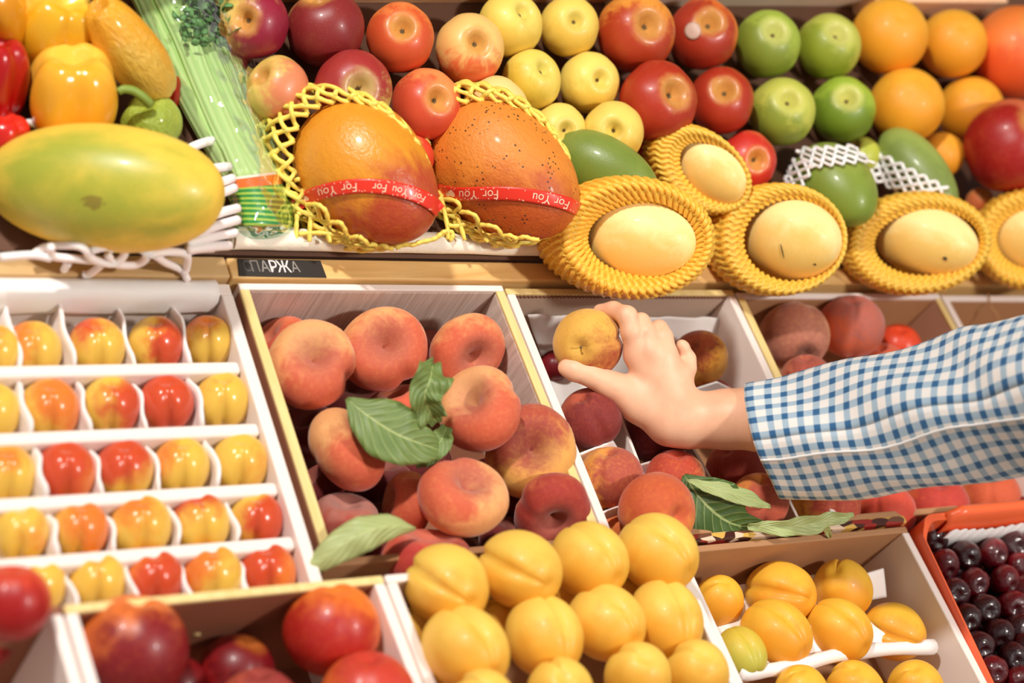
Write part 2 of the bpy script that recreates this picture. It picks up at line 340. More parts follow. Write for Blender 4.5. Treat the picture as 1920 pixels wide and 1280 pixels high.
def place_fruit():
    for f in FR:
        if f['grp'] in (5, 6, 7) and f['h'] is not None: f['h'] += HZ - .004
    for f in FR:
        if f['d'] is not None: p = P(f['u'], f['v'], f['d'])
        else:
            p = (at if f['plane'] == 'z' else bed)(f['u'], f['v'], f['h'] if f['h'] is not None else .03)
            if f['h'] is None:
                for _ in range(6): rad = f['r'] * depth(p) / F; p = (at if f['plane'] == 'z' else bed)(f['u'], f['v'], rad * .97)
        f['dep'] = depth(p)
    for it in range(160):               # settle: fruit that would share space slide apart along the line of sight
        for g in set(f['grp'] for f in FR):
            L = [f for f in FR if f['grp'] == g]
            C = [P(f['u'], f['v'], f['dep']) for f in L]; Q = [f['r'] * f['dep'] / F * f['rel'] for f in L]
            for i in range(len(L)):
                for j in range(i):
                    dd = np.linalg.norm(C[i] - C[j]); ov = Q[i] + Q[j] - dd
                    if ov > .0004:
                        a, b = (L[i], L[j]) if L[i]['dep'] < L[j]['dep'] else (L[j], L[i]); st = min(ov * .3, .0015)
                        if not a['fix']: a['dep'] -= st * (1 if not b['fix'] else 1.5) * .8
                        if not b['fix']: b['dep'] += st * .35
    out = []
    for n_, f in enumerate(FR):
        p = P(f['u'], f['v'], f['dep']); rad = f['r'] * f['dep'] / F
        B = orient(f['u'], f['v'], *f['pole'], f['roll'], f['sdir'])
        ms = KIND[f['k']]; me = ms[(n_ if f['var'] is None else f['var']) % len(ms)]
        o = bpy.data.objects.new(f['name'], me); COL.objects.link(o)
        S_ = np.diag([rad * q for q in f['sc']]); A = B @ S_; m = Matrix.Identity(4)
        for i in range(3):
            for j in range(3): m[i][j] = A[i, j]
            m[i][3] = p[i]
        o.matrix_world = m
        x, y, z = basis(f['u'], f['v']); bx, by = f['bdir']; w = x * bx - y * by + z * math.sqrt(max(0, 1 - min(1, bx * bx + by * by)))
        o['c1'] = srgb(*f['c'][0]); o['c2'] = srgb(*f['c'][1]); o['c4'] = srgb(*f['c4']); o['bd'] = [float(q) for q in B.T @ unit(w)]; o['prm'] = [float(f['bt']), float(f['bs']), float(f['pa'])]
        if 'scp' in f:
            sx, sy = f['scp']; wv_ = (x * sx * 1.0 - y * sy + z * .9); wv_ = B.T @ wv_; o['scp'] = [float(q) for q in unit(wv_ / np.array([1, 1, 1.9])) * 1.0]
        tag(o, f['label'], f['cat'], f['group']); f['obj'] = o; out.append(o)
        if f['cal']:
            q = bpy.data.objects.new(f['cal'], calyx_me if f['cal'] == 'calyx' else stem_me); COL.objects.link(q); q.parent = o
            z0 = max(v_.co.z for v_ in me.vertices if v_.co.x ** 2 + v_.co.y ** 2 < .0015 and v_.co.z > 0)
            q.location = (0, 0, z0 - .005); q.scale = (1.7, 1.7, 1.5) if f['cal'] == 'calyx' else (1, 1, 1)
    return out

# ------------------------------------------------------------------ display structure
ZT = -.100
o = MB().box((-.95, -.75, ZT - .02), (1.25, .10, ZT)).build('display_table', M_table, None, False); tag(o, 'dark sloping display table under all the fruit boxes', 'display table', kind='structure')
# upper display: front board, sloping bed, back board
o = MB().box((-.235, .0600, -.02), (1.2, .0795, .0035)).build('shelf_front_board', M_pine, None, False, bevel=.0015); tag(o, 'pale pine board along the front of the upper fruit shelf', 'shelf board')
o = MB().box((-.95, .0600, -.02), (-.2365, .0795, .0045)).build('shelf_front_board', M_tan, None, False, bevel=.0015); tag(o, 'tan cardboard strip under the papaya at the front of the upper shelf', 'shelf board')
def bedp(x, s, h=0): return V(x, 0, 0) + BED0 + BEDT * s + BEDN * h
m = MB(); m.hexa([bedp(-.95, .002, -.012), bedp(1.3, .002, -.012), bedp(1.3, .62, -.012), bedp(-.95, .62, -.012), bedp(-.95, .002, 0), bedp(1.3, .002, 0), bedp(1.3, .62, 0), bedp(-.95, .62, 0)])
o = m.build('upper_shelf', plain('gap_shaded_brown_shelf', (96, 62, 42), .7, 20, .1), None, False); tag(o, 'brown wooden sloping shelf under the apples and mangoes', 'shelf', kind='structure')  # shade in the gaps between apples is put into this brown
for x in (-.9, -.1, .6, 1.2):
    o = MB().box((x, .12, ZT - .02), (x + .03, .15, .03)).build('shelf_support_post', M_table, None, False); tag(o, 'dark hidden post under the upper fruit shelf', 'post', kind='structure')
o = MB().box((-1.0, .80, ZT - .5), (1.9, .82, 1.3)).build('wall_back', M_dark, None, False); tag(o, 'dark green backing behind the stall', 'wall', kind='structure')

# ------------------------------------------------------------------ cartons
def carton(name, label, x0, x1, y0, y1, z0=ZT, mats=None, rim=None, t=.008, tb=.006, top=0., skew=0., group=None):
    c = V((x0 + x1) / 2, (y0 + y1) / 2, z0); e = empty(name, c, label, 'fruit box', group); md = dict(back=M_brown, left=M_white, right=M_white, front=M_brown, floor=M_brown); md.update(mats or {})
    sk = skew
    w = {'back_wall': [(x0, y1 - tb), (x1, y1 - tb), (x1, y1), (x0, y1)], 'front_wall': [(x0 + sk, y0), (x1 + sk, y0), (x1 + sk, y0 + tb), (x0 + sk, y0 + tb)],
         'left': [(x0 + sk, y0 + tb), (x0 + t + sk, y0 + tb), (x0 + t, y1 - tb), (x0, y1 - tb)], 'right': [(x1 - t + sk, y0 + tb), (x1 + sk, y0 + tb), (x1, y1 - tb), (x1 - t, y1 - tb)]}
    for k, q in w.items():
        nm = 'side_wall' if k in ('left', 'right') else k; kk = k.split('_')[0]; r = (rim or {}).get(kk)
        p = MB().prism(q, z0, top - (.003 if r else 0)).build(nm, md[kk], e, False, bevel=.0012)
        if r: 
            rr = MB().prism(q, top - .003, top).build('top_edge', r, None, False, bevel=.0008); rr.parent = p
            for vv in rr.data.vertices: vv.co -= Vector(e['_o'])
    MB().prism([(x0 + t + sk, y0 + tb), (x1 - t + sk, y0 + tb), (x1 - t, y1 - tb), (x0 + t, y1 - tb)], z0, z0 + .004).build('floor_panel', md['floor'], e, False)
    return e
Y0, Y1 = -.190, .0575
donut_box = carton('cardboard_box', 'white and wood-print box of flat peaches, right of the apricot tray', -.2295, .0125, Y0, Y1, mats=dict(back=M_whitegrain, left=M_redbrown, right=M_whitegrain, floor=M_redbrown), rim=dict(left=M_rim, right=M_rim, back=M_white))
hand_box = carton('cardboard_box', 'white-lined cardboard box of peaches under the hand', .0145, .2635, Y0, Y1 - .003, mats=dict(back=M_greige, left=M_white, right=M_white), rim=dict(left=M_white, back=M_rim))
peach_box = carton('cardboard_box', 'cardboard box with dusky peaches just above the checked sleeve', .2655, .5300, Y0, Y1 - .006, mats=dict(back=M_brown, left=M_redbrown, right=M_white), rim=dict(left=M_rim, back=M_white, right=M_rim))
far_box = carton('cardboard_box', 'nearly empty brown box at the right edge above the sleeve', .5320, .79, Y0, Y1 - .008, mats=dict(back=M_brown, left=M_white, right=M_brown), rim=dict(back=M_white, left=M_white))
HZ = .030
ba, bb, bc = at(115, 1115, HZ), at(712, 1057, HZ), at(1292, 1082, HZ); YB1 = -.2155
nect_box = carton('cardboard_box', 'dark brown box of red nectarines at the bottom left', ba[0], bb[0] - .001, -.47, YB1, mats=dict(back=M_redbrown, left=M_white, right=M_white, floor=M_redbrown), rim=dict(back=M_rim), skew=.012, top=HZ)
cot_box = carton('cardboard_box', 'white-walled box heaped with apricots in the bottom middle', bb[0] + .001, bc[0], -.47, YB1, mats=dict(back=M_greige), rim=dict(back=M_white), skew=.012, top=HZ)
sorted_box = carton('cardboard_box', 'brown and white box of apricots in rows beside the cherries', .0750, .3330, -.47, -.2000, mats=dict(back=M_brown), skew=.010)
left_box = carton('cardboard_box', 'white box with one large nectarine in the bottom left corner', -.66, ba[0] - .002, -.47, YB1, mats=dict(back=M_redbrown, floor=M_whitegrain), skew=.012, top=HZ)
# corrugated edge of the box under the hand
m = MB()
xs = np.linspace(.024, .256, 58 * 6); G = np.stack([np.stack([xs, np.full_like(xs, Y1 - .0098), -.0035 + .0016 * np.sin(np.arange(len(xs)) * 2 * math.pi / 6)], -1), np.stack([xs, np.full_like(xs, Y1 - .0088), -.0035 + .0016 * np.sin(np.arange(len(xs)) * 2 * math.pi / 6)], -1)])
bw = [c for c in hand_box.children if c.name.startswith('back_wall')][0]
o = m.grid(G).build('corrugation', M_redbrown, None, True, solid=.0006); o.parent = bw
for vv in o.data.vertices: vv.co -= Vector(hand_box['_o'])
# printed colour strip on the front edge of the row above the sorted apricots
t = NT('colour_printed_edge'); tc = t.n('ShaderNodeTexCoord').outputs['Object']; s_ = t.n('ShaderNodeSeparateXYZ', i_Vector=tc).outputs
vn = t.n('ShaderNodeTexVoronoi', i_Vector=t.vm('MULTIPLY', tc, (70, 240, 90)).outputs[0], i_Scale=1.0); t.set(Base_Color=t.ramp(t.n('ShaderNodeSeparateColor', i_Color=vn.outputs['Color']).outputs[0], [(.0, srgb(70, 34, 28)), (.25, srgb(150, 40, 34)), (.5, srgb(110, 70, 50)), (.62, srgb(214, 170, 84)), (.78, srgb(225, 196, 170))]), Roughness=.3)
for q in t.t.nodes:
    if q.type == 'VALTORGB': q.color_ramp.interpolation = 'CONSTANT'
o = MB().box((.080, -.1985, -.03), (.3335, -.1912, .0035)).build('printed_carton_strip', t.m, None, False, bevel=.0015); tag(o, 'carton edge printed in red, black and gold, between leaves and sorted apricots', 'carton edge')

# divided apricot tray
te = empty('divided_tray', (-.38, -.07, ZT), 'white divided tray holding rows of glossy apricots', 'fruit tray')
TX0, TX1, TF = -.62, -.2365, -.040
MB().box((TX0, -.2130, ZT), (TX1, -.2090, -.002)).build('front_wall', M_white, te, False, bevel=.001)
MB().box((TX0, .047, ZT), (TX1, .0575, -.001)).build('back_wall', M_white, te, False, bevel=.001)
MB().box((TX1 - .010, -.209, ZT), (TX1, .047, 0)).build('side_wall', M_white, te, False, bevel=.0015)
MB().box((TX0, -.209, TF - .003), (TX1 - .010, .047, TF)).build('floor_panel', M_white, te, False)
DV = [-.0115, -.0660, -.1165, -.1610]
for y in DV:
    MB().box((TX0, y - .0105, TF), (TX1 - .0103, y, -.004)).build('divider', M_white, te, False, bevel=.003, seg=3)
rows = [(648, [(-12, 50), (62, 52), (181, 52), (292, 50), (390, 46)]),
        (760, [(-15, 52), (92, 55), (208, 53), (312, 50), (417, 50)]),
        (880, [(12, 54), (122, 55), (233, 53), (340, 52), (449, 53)]),
        (988, [(38, 52), (148, 53), (263, 57), (375, 54), (480, 50)]),
        (1088, [(-35, 52), (72, 50), (182, 54), (288, 54), (397, 56), (500, 54)])]
Yc, Oc, Rc = (230, 186, 76), (226, 124, 50), (204, 76, 42)
looks = [[(Yc, Oc, .7, 'yellow'), (Yc, Oc, .35, 'amber yellow'), (Yc, Rc, .45, 'yellow red-shouldered'), (Yc, Rc, .15, 'yellow and red striped'), (Yc, Oc, .35, 'orange-topped yellow')],
         [(Yc, Oc, .6, 'yellow'), (Yc, Oc, .05, 'orange-blushed'), (Yc, Rc, .2, 'red-striped yellow'), (Oc, Rc, -.7, 'deep red'), (Yc, Oc, .95, 'plain yellow')],
         [(Yc, Oc, .55, 'golden'), (Oc, Rc, -.45, 'bright red'), (Yc, Rc, .0, 'half red'), (Yc, Oc, .6, 'yellow'), (Yc, Oc, .85, 'pale yellow')],
         [(Yc, Oc, .8, 'pale yellow'), (Yc, Oc, -.1, 'orange'), (Yc, Oc, .5, 'large golden'), (Yc, Rc, .25, 'red-topped golden'), (Yc, Rc, .05, 'yellow and red')],
         [(Yc, Oc, .8, 'yellow'), (Yc, Oc, .8, 'pale yellow'), (Yc, Oc, .9, 'yellow'), (Oc, Rc, -.2, 'red-orange'), (Yc, Oc, .15, 'golden orange'), (Oc, Rc, -.1, 'orange-red')]]
rown = ['back', 'second', 'third', 'fourth', 'front']; ordn = ['first', 'second', 'third', 'fourth', 'fifth', 'sixth']
for i, (v0, L) in enumerate(rows):
    for j, (u0, r) in enumerate(L):
        dv = -(u0 - 250) * .052; a, b, bt, nm = looks[i][j]
        if i < 0: dv = 0
        red = random.choice([(-.7, -.5), (.7, -.4), (-.2, -.7), (.6, .1)])
        if nm in ('red-striped yellow', 'yellow and red striped', 'yellow and red'): red = (.75, 0)
        if 'topped' in nm or 'shoulder' in nm: red = (-.35, -.9)
        fruit('tray_apricot', u0, v0 + dv, r * 1.06, h=-.020, pole=(.04 + .06 * random.uniform(-1, 1), -.82), roll=-90 + random.uniform(-9, 9), sdir=.9, c=(a, b), bt=bt + .22, bs=.45, bdir=red, sc=(1, 1, 1.02),
              label=f'{nm} apricot, {ordn[len(L) - 1 - j]} from right in the {rown[i]} row of the white tray', cat='apricot', name='apricot', group='apricots in the divided tray', fix=True, grp=1)
# paper liners: wavy paper walls between the fruit of a row
yb = [.045] + [y - .0108 for y in DV]; yf = [y + .0004 for y in DV] + [-.2085]
for i, (v0, L) in enumerate(rows):
    m = MB()
    for j in range(len(L)):
        (ua, ra) = L[j]; (ub, rb) = L[j + 1] if j + 1 < len(L) else (None, None)
        if ub is None: continue
        um = (ua + ra + ub - rb) / 2; p = at(um, v0 - (um - 250) * .052, -.014); x0 = p[0]
        ys = np.linspace(yf[i] + .001, yb[i] - .001, 15); G = np.zeros((6, 15, 3))
        for a in range(6):
            z = TF + .0006 + (a / 5) * (.0345 + .003 * math.sin(j * 2 + i)); tt = (ys - ys[0]) / (ys[-1] - ys[0])
            drop = np.where(tt > .72, (tt - .72) * .02, 0) + np.where(tt < .12, (.12 - tt) * .03, 0)
            G[a, :, 0] = x0 + .0016 * np.sin(tt * 7 + j + i) + .0009 * math.sin(a * 1.7 + j); G[a, :, 1] = ys; G[a, :, 2] = z - drop * (a / 5)
        m.grid(G)
    xs = np.linspace(TX0 + .01, TX1 - .0125, 60); G = np.zeros((2, 60, 3))
    for a, yy in enumerate((yf[i] + .001, yb[i] - .001)): G[a, :, 0] = xs; G[a, :, 1] = yy; G[a, :, 2] = TF + .0009 + .0003 * np.sin(xs * 180)
    m.grid(G)
    o = m.build('paper_liner', M_paper, None, True, solid=.0022); tag(o, f'white fluted paper liner between apricots in the {rown[i]} tray row', 'paper liner', 'paper liners of the divided tray')
# folded paper over the tray's back wall
G = np.zeros((9, 40, 3)); xs = np.linspace(TX0, TX1 - .012, 40)
prof = [(.0595, -.006), (.0590, .0022), (.054, .0040), (.049, .0035), (.0455, .0015), (.0435, -.004), (.0430, -.010), (.0425, -.016), (.043, -.020)]
for a, (y, z) in enumerate(prof):
    w = .5 + .5 * np.sin(xs * 40 + a * .5); G[a, :, 0] = xs; G[a, :, 1] = y - .0008 * w - (.0006 * np.sin(xs * 90 + a)) * (a > 3); G[a, :, 2] = z + .0012 * np.sin(xs * 55 + a * .4) * (.2 + a / 9)
o = MB().grid(G).build('folded_tissue', M_paper, None, True, solid=.0006); tag(o, 'white tissue paper folded over the back edge of the apricot tray', 'tissue paper')

# ------------------------------------------------------------------ flat peaches
dp = dict(cat='peach', name='flat_peach', grp=2, rel=.80)
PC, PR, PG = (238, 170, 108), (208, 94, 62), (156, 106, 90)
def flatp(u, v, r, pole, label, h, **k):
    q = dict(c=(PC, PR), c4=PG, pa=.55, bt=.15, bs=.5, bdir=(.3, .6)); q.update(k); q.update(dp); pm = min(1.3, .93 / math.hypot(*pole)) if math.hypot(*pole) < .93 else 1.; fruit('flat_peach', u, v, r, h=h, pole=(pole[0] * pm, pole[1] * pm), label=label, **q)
flatp(585, 682, 86, (.10, -.34), 'orange-pink flat peach with a dark split pit, top left of the flat peach box', -.012, roll=-20, bt=.25)
flatp(719, 655, 84, (.04, -.25), 'red flat peach with a pale crack line, behind the upright leaf', -.020, roll=-55, bt=-.25)
flatp(876, 662, 76, (.36, .18), 'red flat peach with a shadowed hollow beside the box right wall', -.022, roll=-35, bt=-.15)
flatp(900, 765, 86, (-.32, -.38), 'orange flat peach right of the upright leaf', .008, roll=35, bt=.05, bdir=(.5, .7))
flatp(994, 846, 88, (.12, -.20), 'yellow and maroon flat peach under the box right wall', -.012, roll=150, c=((232, 170, 84), (176, 74, 54)), bt=.3, bdir=(-.2, -.8), c4=(140, 70, 60), pa=.7)
flatp(867, 930, 88, (.28, -.52), 'large orange-red flat peach standing tilted in the middle front', .004, roll=90, bt=.2, bdir=(-.4, -.7))
flatp(1034, 958, 74, (.15, .45), 'deep red flat peach with thin crack beside the heaped apricots', -.018, roll=160, c=((206, 110, 66), (160, 48, 36)), bt=-.3)
flatp(650, 842, 84, (.72, -.62), 'orange and dark red flat peach left of the large leaf', -.018, roll=200, bt=.25, bdir=(.6, .5), c4=(120, 70, 66))
flatp(763, 945, 66, (-.93, -.2), 'red-orange flat peach leaning behind the tilted middle one', -.028, roll=60, bt=.1, bdir=(-.4, .3))
flatp(648, 975, 70, (.1, -.8), 'dusty mauve flat peach above the bottom leaf', -.045, roll=30, c=((170, 104, 88), (164, 62, 48)), c4=(160, 116, 108), bt=.4, bdir=(-.2, .8))
flatp(805, 1052, 92, (.1, -.97), 'red flat peach lying flat behind the heaped apricots', -.034, roll=30, c=((214, 96, 66), (184, 52, 44)))
flatp(524, 650, 66, (-.6, -.6), 'orange-red flat peach sliver tucked at the box left wall', -.040, c=((220, 110, 66), (206, 72, 46)))
flatp(812, 662, 56, (.3, -.6), 'shade-darkened red flat peach deep between the two back ones', -.058, c=((150, 40, 30), (110, 20, 20)))  # shade of the deep gap is put into this skin colour
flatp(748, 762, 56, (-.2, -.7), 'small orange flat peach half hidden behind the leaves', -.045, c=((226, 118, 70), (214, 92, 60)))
flatp(655, 742, 74, (.2, -.5), 'shade-darkened red flat peach in the gap under the cracked one', -.068, c=((120, 24, 20), (90, 14, 14)))  # from here on: low peaches, skin coloured dark for the shade in the gaps
flatp(575, 812, 66, (-.2, -.6), 'shade-darkened red flat peach low against the left wall', -.068, c=((130, 36, 28), (96, 16, 16)))
flatp(935, 915, 70, (.3, -.6), 'shade-darkened red flat peach low between the tilted and yellow ones', -.066, c=((150, 40, 30), (110, 20, 20)))
flatp(690, 1045, 70, (-.1, -.7), 'shade-darkened red flat peach in shade under the bottom leaf', -.068, c=((140, 30, 28), (100, 14, 16)))
flatp(782, 862, 62, (.1, -.7), 'shade-darkened red flat peach low under the large leaf end', -.066, c=((130, 34, 26), (96, 16, 18)))
flatp(715, 900, 60, (.1, -.7), 'shade-darkened red flat peach low between the lower left ones', -.070, c=((120, 30, 26), (90, 14, 16)))
flatp(960, 1010, 60, (.1, -.7), 'shade-darkened red flat peach low in front of the tilted one', -.066, c=((130, 34, 26), (96, 16, 18)))
flatp(600, 915, 56, (-.5, -.5), 'shade-darkened red flat peach squeezed low by the left wall rim', -.072, c=((140, 40, 30), (100, 14, 16)))

# ------------------------------------------------------------------ the box under the hand
PD = at(1100, 645, .018); PDEP = depth(PD)
pk = dict(cat='peach', name='peach', grp=3)
fruit('peach', 1102, 644, 66, d=PDEP, pole=(-.27, .15), roll=10, sdir=.5, c=((230, 176, 76), (168, 60, 32)), c4=(222, 176, 76), pa=.6, bt=.55, bs=.75, bdir=(.6, .75), label='golden peach with red cheek held between thumb and fingers', cal='stem', fix=True, **pk)
fruit('peach', 1312, 672, 54, h=-.02, pole=(-.35, -.5), roll=-80, sdir=.2, c=((226, 158, 52), (164, 70, 34)), c4=(150, 70, 40), pa=.4, bt=.25, bs=.4, bdir=(-.6, -.5), label='golden peach with brown blush right of the hand', **pk)
fruit('peach', 1107, 785, 61, h=-.014, pole=(-.3, -.75), roll=-60, c=((176, 80, 52), (128, 38, 34)), bt=-.1, bs=.4, bdir=(.5, .5), label='dark red nectarine under the thumb', cat='nectarine', name='nectarine', grp=3)
fruit('peach', 1232, 806, 66, h=-.022, pole=(.2, -.7), c=((156, 60, 36), (104, 22, 22)), bt=-.1, bs=.4, bdir=(.2, .7), label='dark red nectarine under the wrist', cat='nectarine', name='nectarine', grp=3)
fruit('peach', 1146, 896, 62, h=-.016, pole=(-.1, -.9), roll=-100, c=((226, 152, 66), (176, 80, 60)), bt=.0, bs=.3, bdir=(.8, .0), label='peach with a golden left cheek below the dark nectarine', **pk)
fruit('peach', 1266, 898, 58, h=-.022, pole=(.1, -.9), c=((226, 142, 60), (186, 66, 42)), bt=.1, bs=.3, bdir=(-.3, -.4), label='orange peach behind the big green leaf', **pk)
fruit('peach', 1384, 880, 62, h=-.018, pole=(-.4, -.7), roll=-110, c=((206, 100, 56), (166, 62, 48)), bt=-.2, bs=.35, bdir=(.3, .4), label='russet peach with crease line directly under the cuff', **pk)
fruit('peach', 1424, 940, 56, h=-.016, pole=(.1, -.8), c=((226, 140, 64), (200, 92, 70)), bt=.1, bs=.35, bdir=(.6, .5), label='orange-yellow peach right of the big green leaf', **pk)
fruit('peach', 1231, 960, 75, h=-.002, pole=(.65, .1), roll=-150, c=((226, 132, 54), (196, 86, 44)), bt=.1, bs=.5, bdir=(.0, -.8), label='large orange peach left of the big green leaf', **pk)
fruit('peach', 1290, 915, 40, h=-.035, pole=(0, -.8), c=((226, 110, 50), (206, 80, 44)), label='small orange peach peeping behind leaf tip', **pk)
fruit('peach', 1150, 990, 38, h=-.03, pole=(0, -.8), c=((232, 168, 66), (214, 110, 54)), label='yellow peach sliver left of the large orange peach', **pk)
fruit('peach', 1336, 752, 44, h=-.04, pole=(0, -.8), c=((196, 84, 50), (170, 60, 46)), label='red peach under paper just above the wrist', **pk)
fruit('nectarine', 1040, 685, 30, h=-.06, pole=(0, -.8), c=((150, 30, 36), (120, 20, 30)), label='dark red nectarine peeping left of the thumb tip', cat='nectarine', name='nectarine', grp=3)
fruit('peach', 1548, 950, 66, h=-.02, pole=(.2, -.8), c=((230, 160, 50), (176, 66, 48)), bt=.0, bs=.4, bdir=(.9, .0), label='golden and red peach under the sleeve above the curled leaf', **pk)
fruit('peach', 1660, 962, 58, h=-.022, pole=(-.2, -.8), c=((222, 100, 60), (208, 72, 52)), label='coral peach under the sleeve left of the orange crate', **pk)
fruit('peach', 1758, 948, 60, h=-.024, pole=(.1, -.8), c=((222, 96, 52), (190, 60, 48)), label='red-orange peach just behind the orange crate corner', **pk)
fruit('peach', 1858, 930, 56, h=-.024, pole=(0, -.75), c=((226, 118, 62), (206, 90, 54)), label='orange peach with brown crown behind the orange crate', **pk)
# box above the sleeve
pk4 = dict(cat='peach', name='peach', grp=4)
fruit('peach', 1489, 630, 67, h=-.012, pole=(.35, .60), roll=60, c=((232, 170, 122), (176, 108, 86)), c4=(72, 44, 38), pa=.6, bt=.15, bs=.5, bdir=(.1, .0), label='dusky brown peach, left one above the sleeve', **pk4)
fruit('peach', 1596, 612, 63, h=-.006, pole=(.1, -.9), c=((206, 92, 52), (172, 92, 78)), bt=.35, bs=.5, bdir=(.6, -.5), label='orange-red fuzzy peach between the dusky one and the shiny one', **pk4)
fruit('nectarine', 1684, 650, 44, h=-.02, pole=(.1, -.8), c=((228, 92, 38), (206, 64, 34)), label='shiny orange nectarine above the sleeve', cat='nectarine', name='nectarine', grp=4)
fruit('peach', 1512, 712, 50, h=-.03, pole=(0, -.9), c=((196, 110, 76), (160, 72, 56)), label='dusty peach just peeping over the sleeve near the cuff', **pk4)
fruit('peach', 1652, 690, 50, h=-.035, pole=(0, -.9), c=((220, 110, 64), (200, 86, 54)), label='coral peach just over the sleeve under the shiny nectarine', **pk4)

# ------------------------------------------------------------------ bottom row
nk = dict(cat='nectarine', name='nectarine', grp=5)
fruit('nectarine', 250, 1215, 104, h=-.016, pole=(.1, -.93), roll=-100, c=((226, 118, 52), (128, 22, 30)), bt=-.02, bs=.45, bdir=(.35, .75), label='largest orange and maroon nectarine in the bottom left box', **nk)
fruit('nectarine', 622, 1180, 92, h=-.010, pole=(.1, -.90), roll=-85, c=((232, 120, 44), (176, 34, 28)), bt=.12, bs=.5, bdir=(-.2, .7), label='bright orange-red nectarine against the right wall of the dark box', **nk)
fruit('nectarine', 445, 1258, 72, h=-.05, pole=(.4, -.8), c=((150, 24, 26), (110, 12, 20)), c4=(190, 110, 40), pa=.6, label='dark red nectarine deep in the middle of the dark box', **nk)
fruit('nectarine', 690, 1310, 92, h=-.012, pole=(0, -.9), c=((224, 106, 50), (196, 60, 46)), label='orange nectarine cut by the bottom edge near the apricots', **nk)
fruit('nectarine', 485, 1330, 80, h=-.02, pole=(0, -.9), c=((196, 92, 66), (150, 60, 56)), label='dusty red nectarine cut by the bottom edge, middle of dark box', **nk)
fruit('nectarine', 330, 1285, 60, h=-.06, pole=(0, -.9), c=((150, 20, 24), (110, 10, 16)), label='dark red nectarine under the largest one', **nk)
fruit('nectarine', 22, 1130, 74, h=.018, pole=(0, -.95), c=((206, 70, 46), (160, 16, 18)), bt=.1, bs=.4, bdir=(0, .8), label='deep red nectarine at the bottom left corner of the photo', cat='nectarine', name='nectarine', grp=6)
fruit('nectarine', -30, 1190, 66, h=-.05, pole=(0, -.95), c=((190, 50, 36), (160, 16, 18)), label='red nectarine outside the left edge under the deep red one', cat='nectarine', name='nectarine', grp=6)
AY, AO = (238, 196, 86), (230, 166, 54)
ak = dict(cat='apricot', name='apricot', grp=7)
ap = [(838, 1097, 80, .012, 25, (.55, .40), 'top left apricot of the heap beside the white wall'), (975, 1068, 78, .016, 20, (.65, .35), 'large apricot second from left in the heap top row'),
      (1105, 1050, 74, .014, -35, (.65, .45), 'apricot with diagonal crease third in the heap top row'), (1233, 1037, 76, .016, -20, (.75, .45), 'top right apricot of the heap, touching the large orange peach'),
      (872, 1218, 84, .006, -40, (.6, .5), 'largest apricot at the left of the heap second row'), (1020, 1192, 76, .008, -60, (.4, .75), 'round apricot with upright crease, heap second row'),
      (1137, 1168, 74, .008, -30, (.7, .4), 'apricot third from left in the heap second row'), (1248, 1162, 74, .006, -60, (.35, .8), 'apricot against the right wall of the heap, second row'),
      (935, 1160, 42, -.03, 0, (.3, -.6), 'small apricot showing in a gap between heap rows'), (1050, 1108, 44, -.03, 0, (.3, -.6), 'shaded apricot in the gap under the top row middle'),
      (1195, 1268, 66, .0, 70, (.2, -.5), 'apricot at the bottom edge near the heap right side'), (1305, 1262, 64, .0, 60, (.2, -.5), 'bottom right apricot of the heap by the divider wall'),
      (1050, 1296, 66, .002, 80, (.1, -.4), 'bottom middle apricot of the heap cut by the edge'), (905, 1318, 66, .0, 0, (.1, -.4), 'apricot barely showing at the heap bottom left'),
      (1170, 1110, 40, -.035, 0, (.3, -.6), 'shaded apricot in the gap beside the crease apricot'), (790, 1180, 50, -.035, 0, (.3, -.6), 'shaded apricot low at the left wall of heap')]
for u, v, r, h, ro, po, lb in ap:
    fruit('apricot', u, v, r * .97, h=h, pole=po, roll=180 - ro if ro > 0 else 120 + ro, sdir=.75, c=(AY, AO), bt=.35, bs=.5, bdir=(.1, .8), label='matte yellow ' + lb, **ak)
ak['grp'] = 8
aq = [(1346, 1128, 48, -.040, 30, (.3, -.7), 'orange apricot by the left wall, back row of the sorted box'), (1463, 1112, 62, -.034, 12, (.85, .15), 'amber apricot with level crease, back row middle of sorted box'),
      (1580, 1106, 57, -.036, -20, (-.2, -.6), 'smooth amber apricot at the back row right of sorted box'), (1455, 1188, 64, -.020, -25, (.75, .5), 'amber apricot with slanting crease, middle of sorted box'),
      (1572, 1182, 60, -.020, -30, (.75, .5), 'plump amber apricot with slanting crease beside a paper fold'), (1676, 1184, 55, -.030, 10, (.9, .35), 'amber apricot lying near the right wall of sorted box'),
      (1390, 1225, 48, -.030, -40, (.5, .75), 'greenish yellow apricot in the sorted box left corner'), (1502, 1302, 52, -.020, 10, (0, -.8), 'apricot showing at bottom edge, left below the rolled paper'),
      (1602, 1296, 56, -.020, -10, (0, -.7), 'apricot showing at bottom edge, middle below the rolled paper'), (1716, 1294, 54, -.022, 20, (0, -.7), 'apricot showing at bottom edge near the cherry crate')]
for i, (u, v, r, h, ro, po, lb) in enumerate(aq):
    fruit('apricot', u, v, r, h=h, pole=po, roll=180 - ro if ro > 0 else 120 + ro, sdir=.75, c=((240, 184, 58), (228, 154, 38)) if i != 6 else ((214, 186, 66), (190, 180, 70)), bt=.3, bs=.5, bdir=(.1, .8), label=lb, **ak)

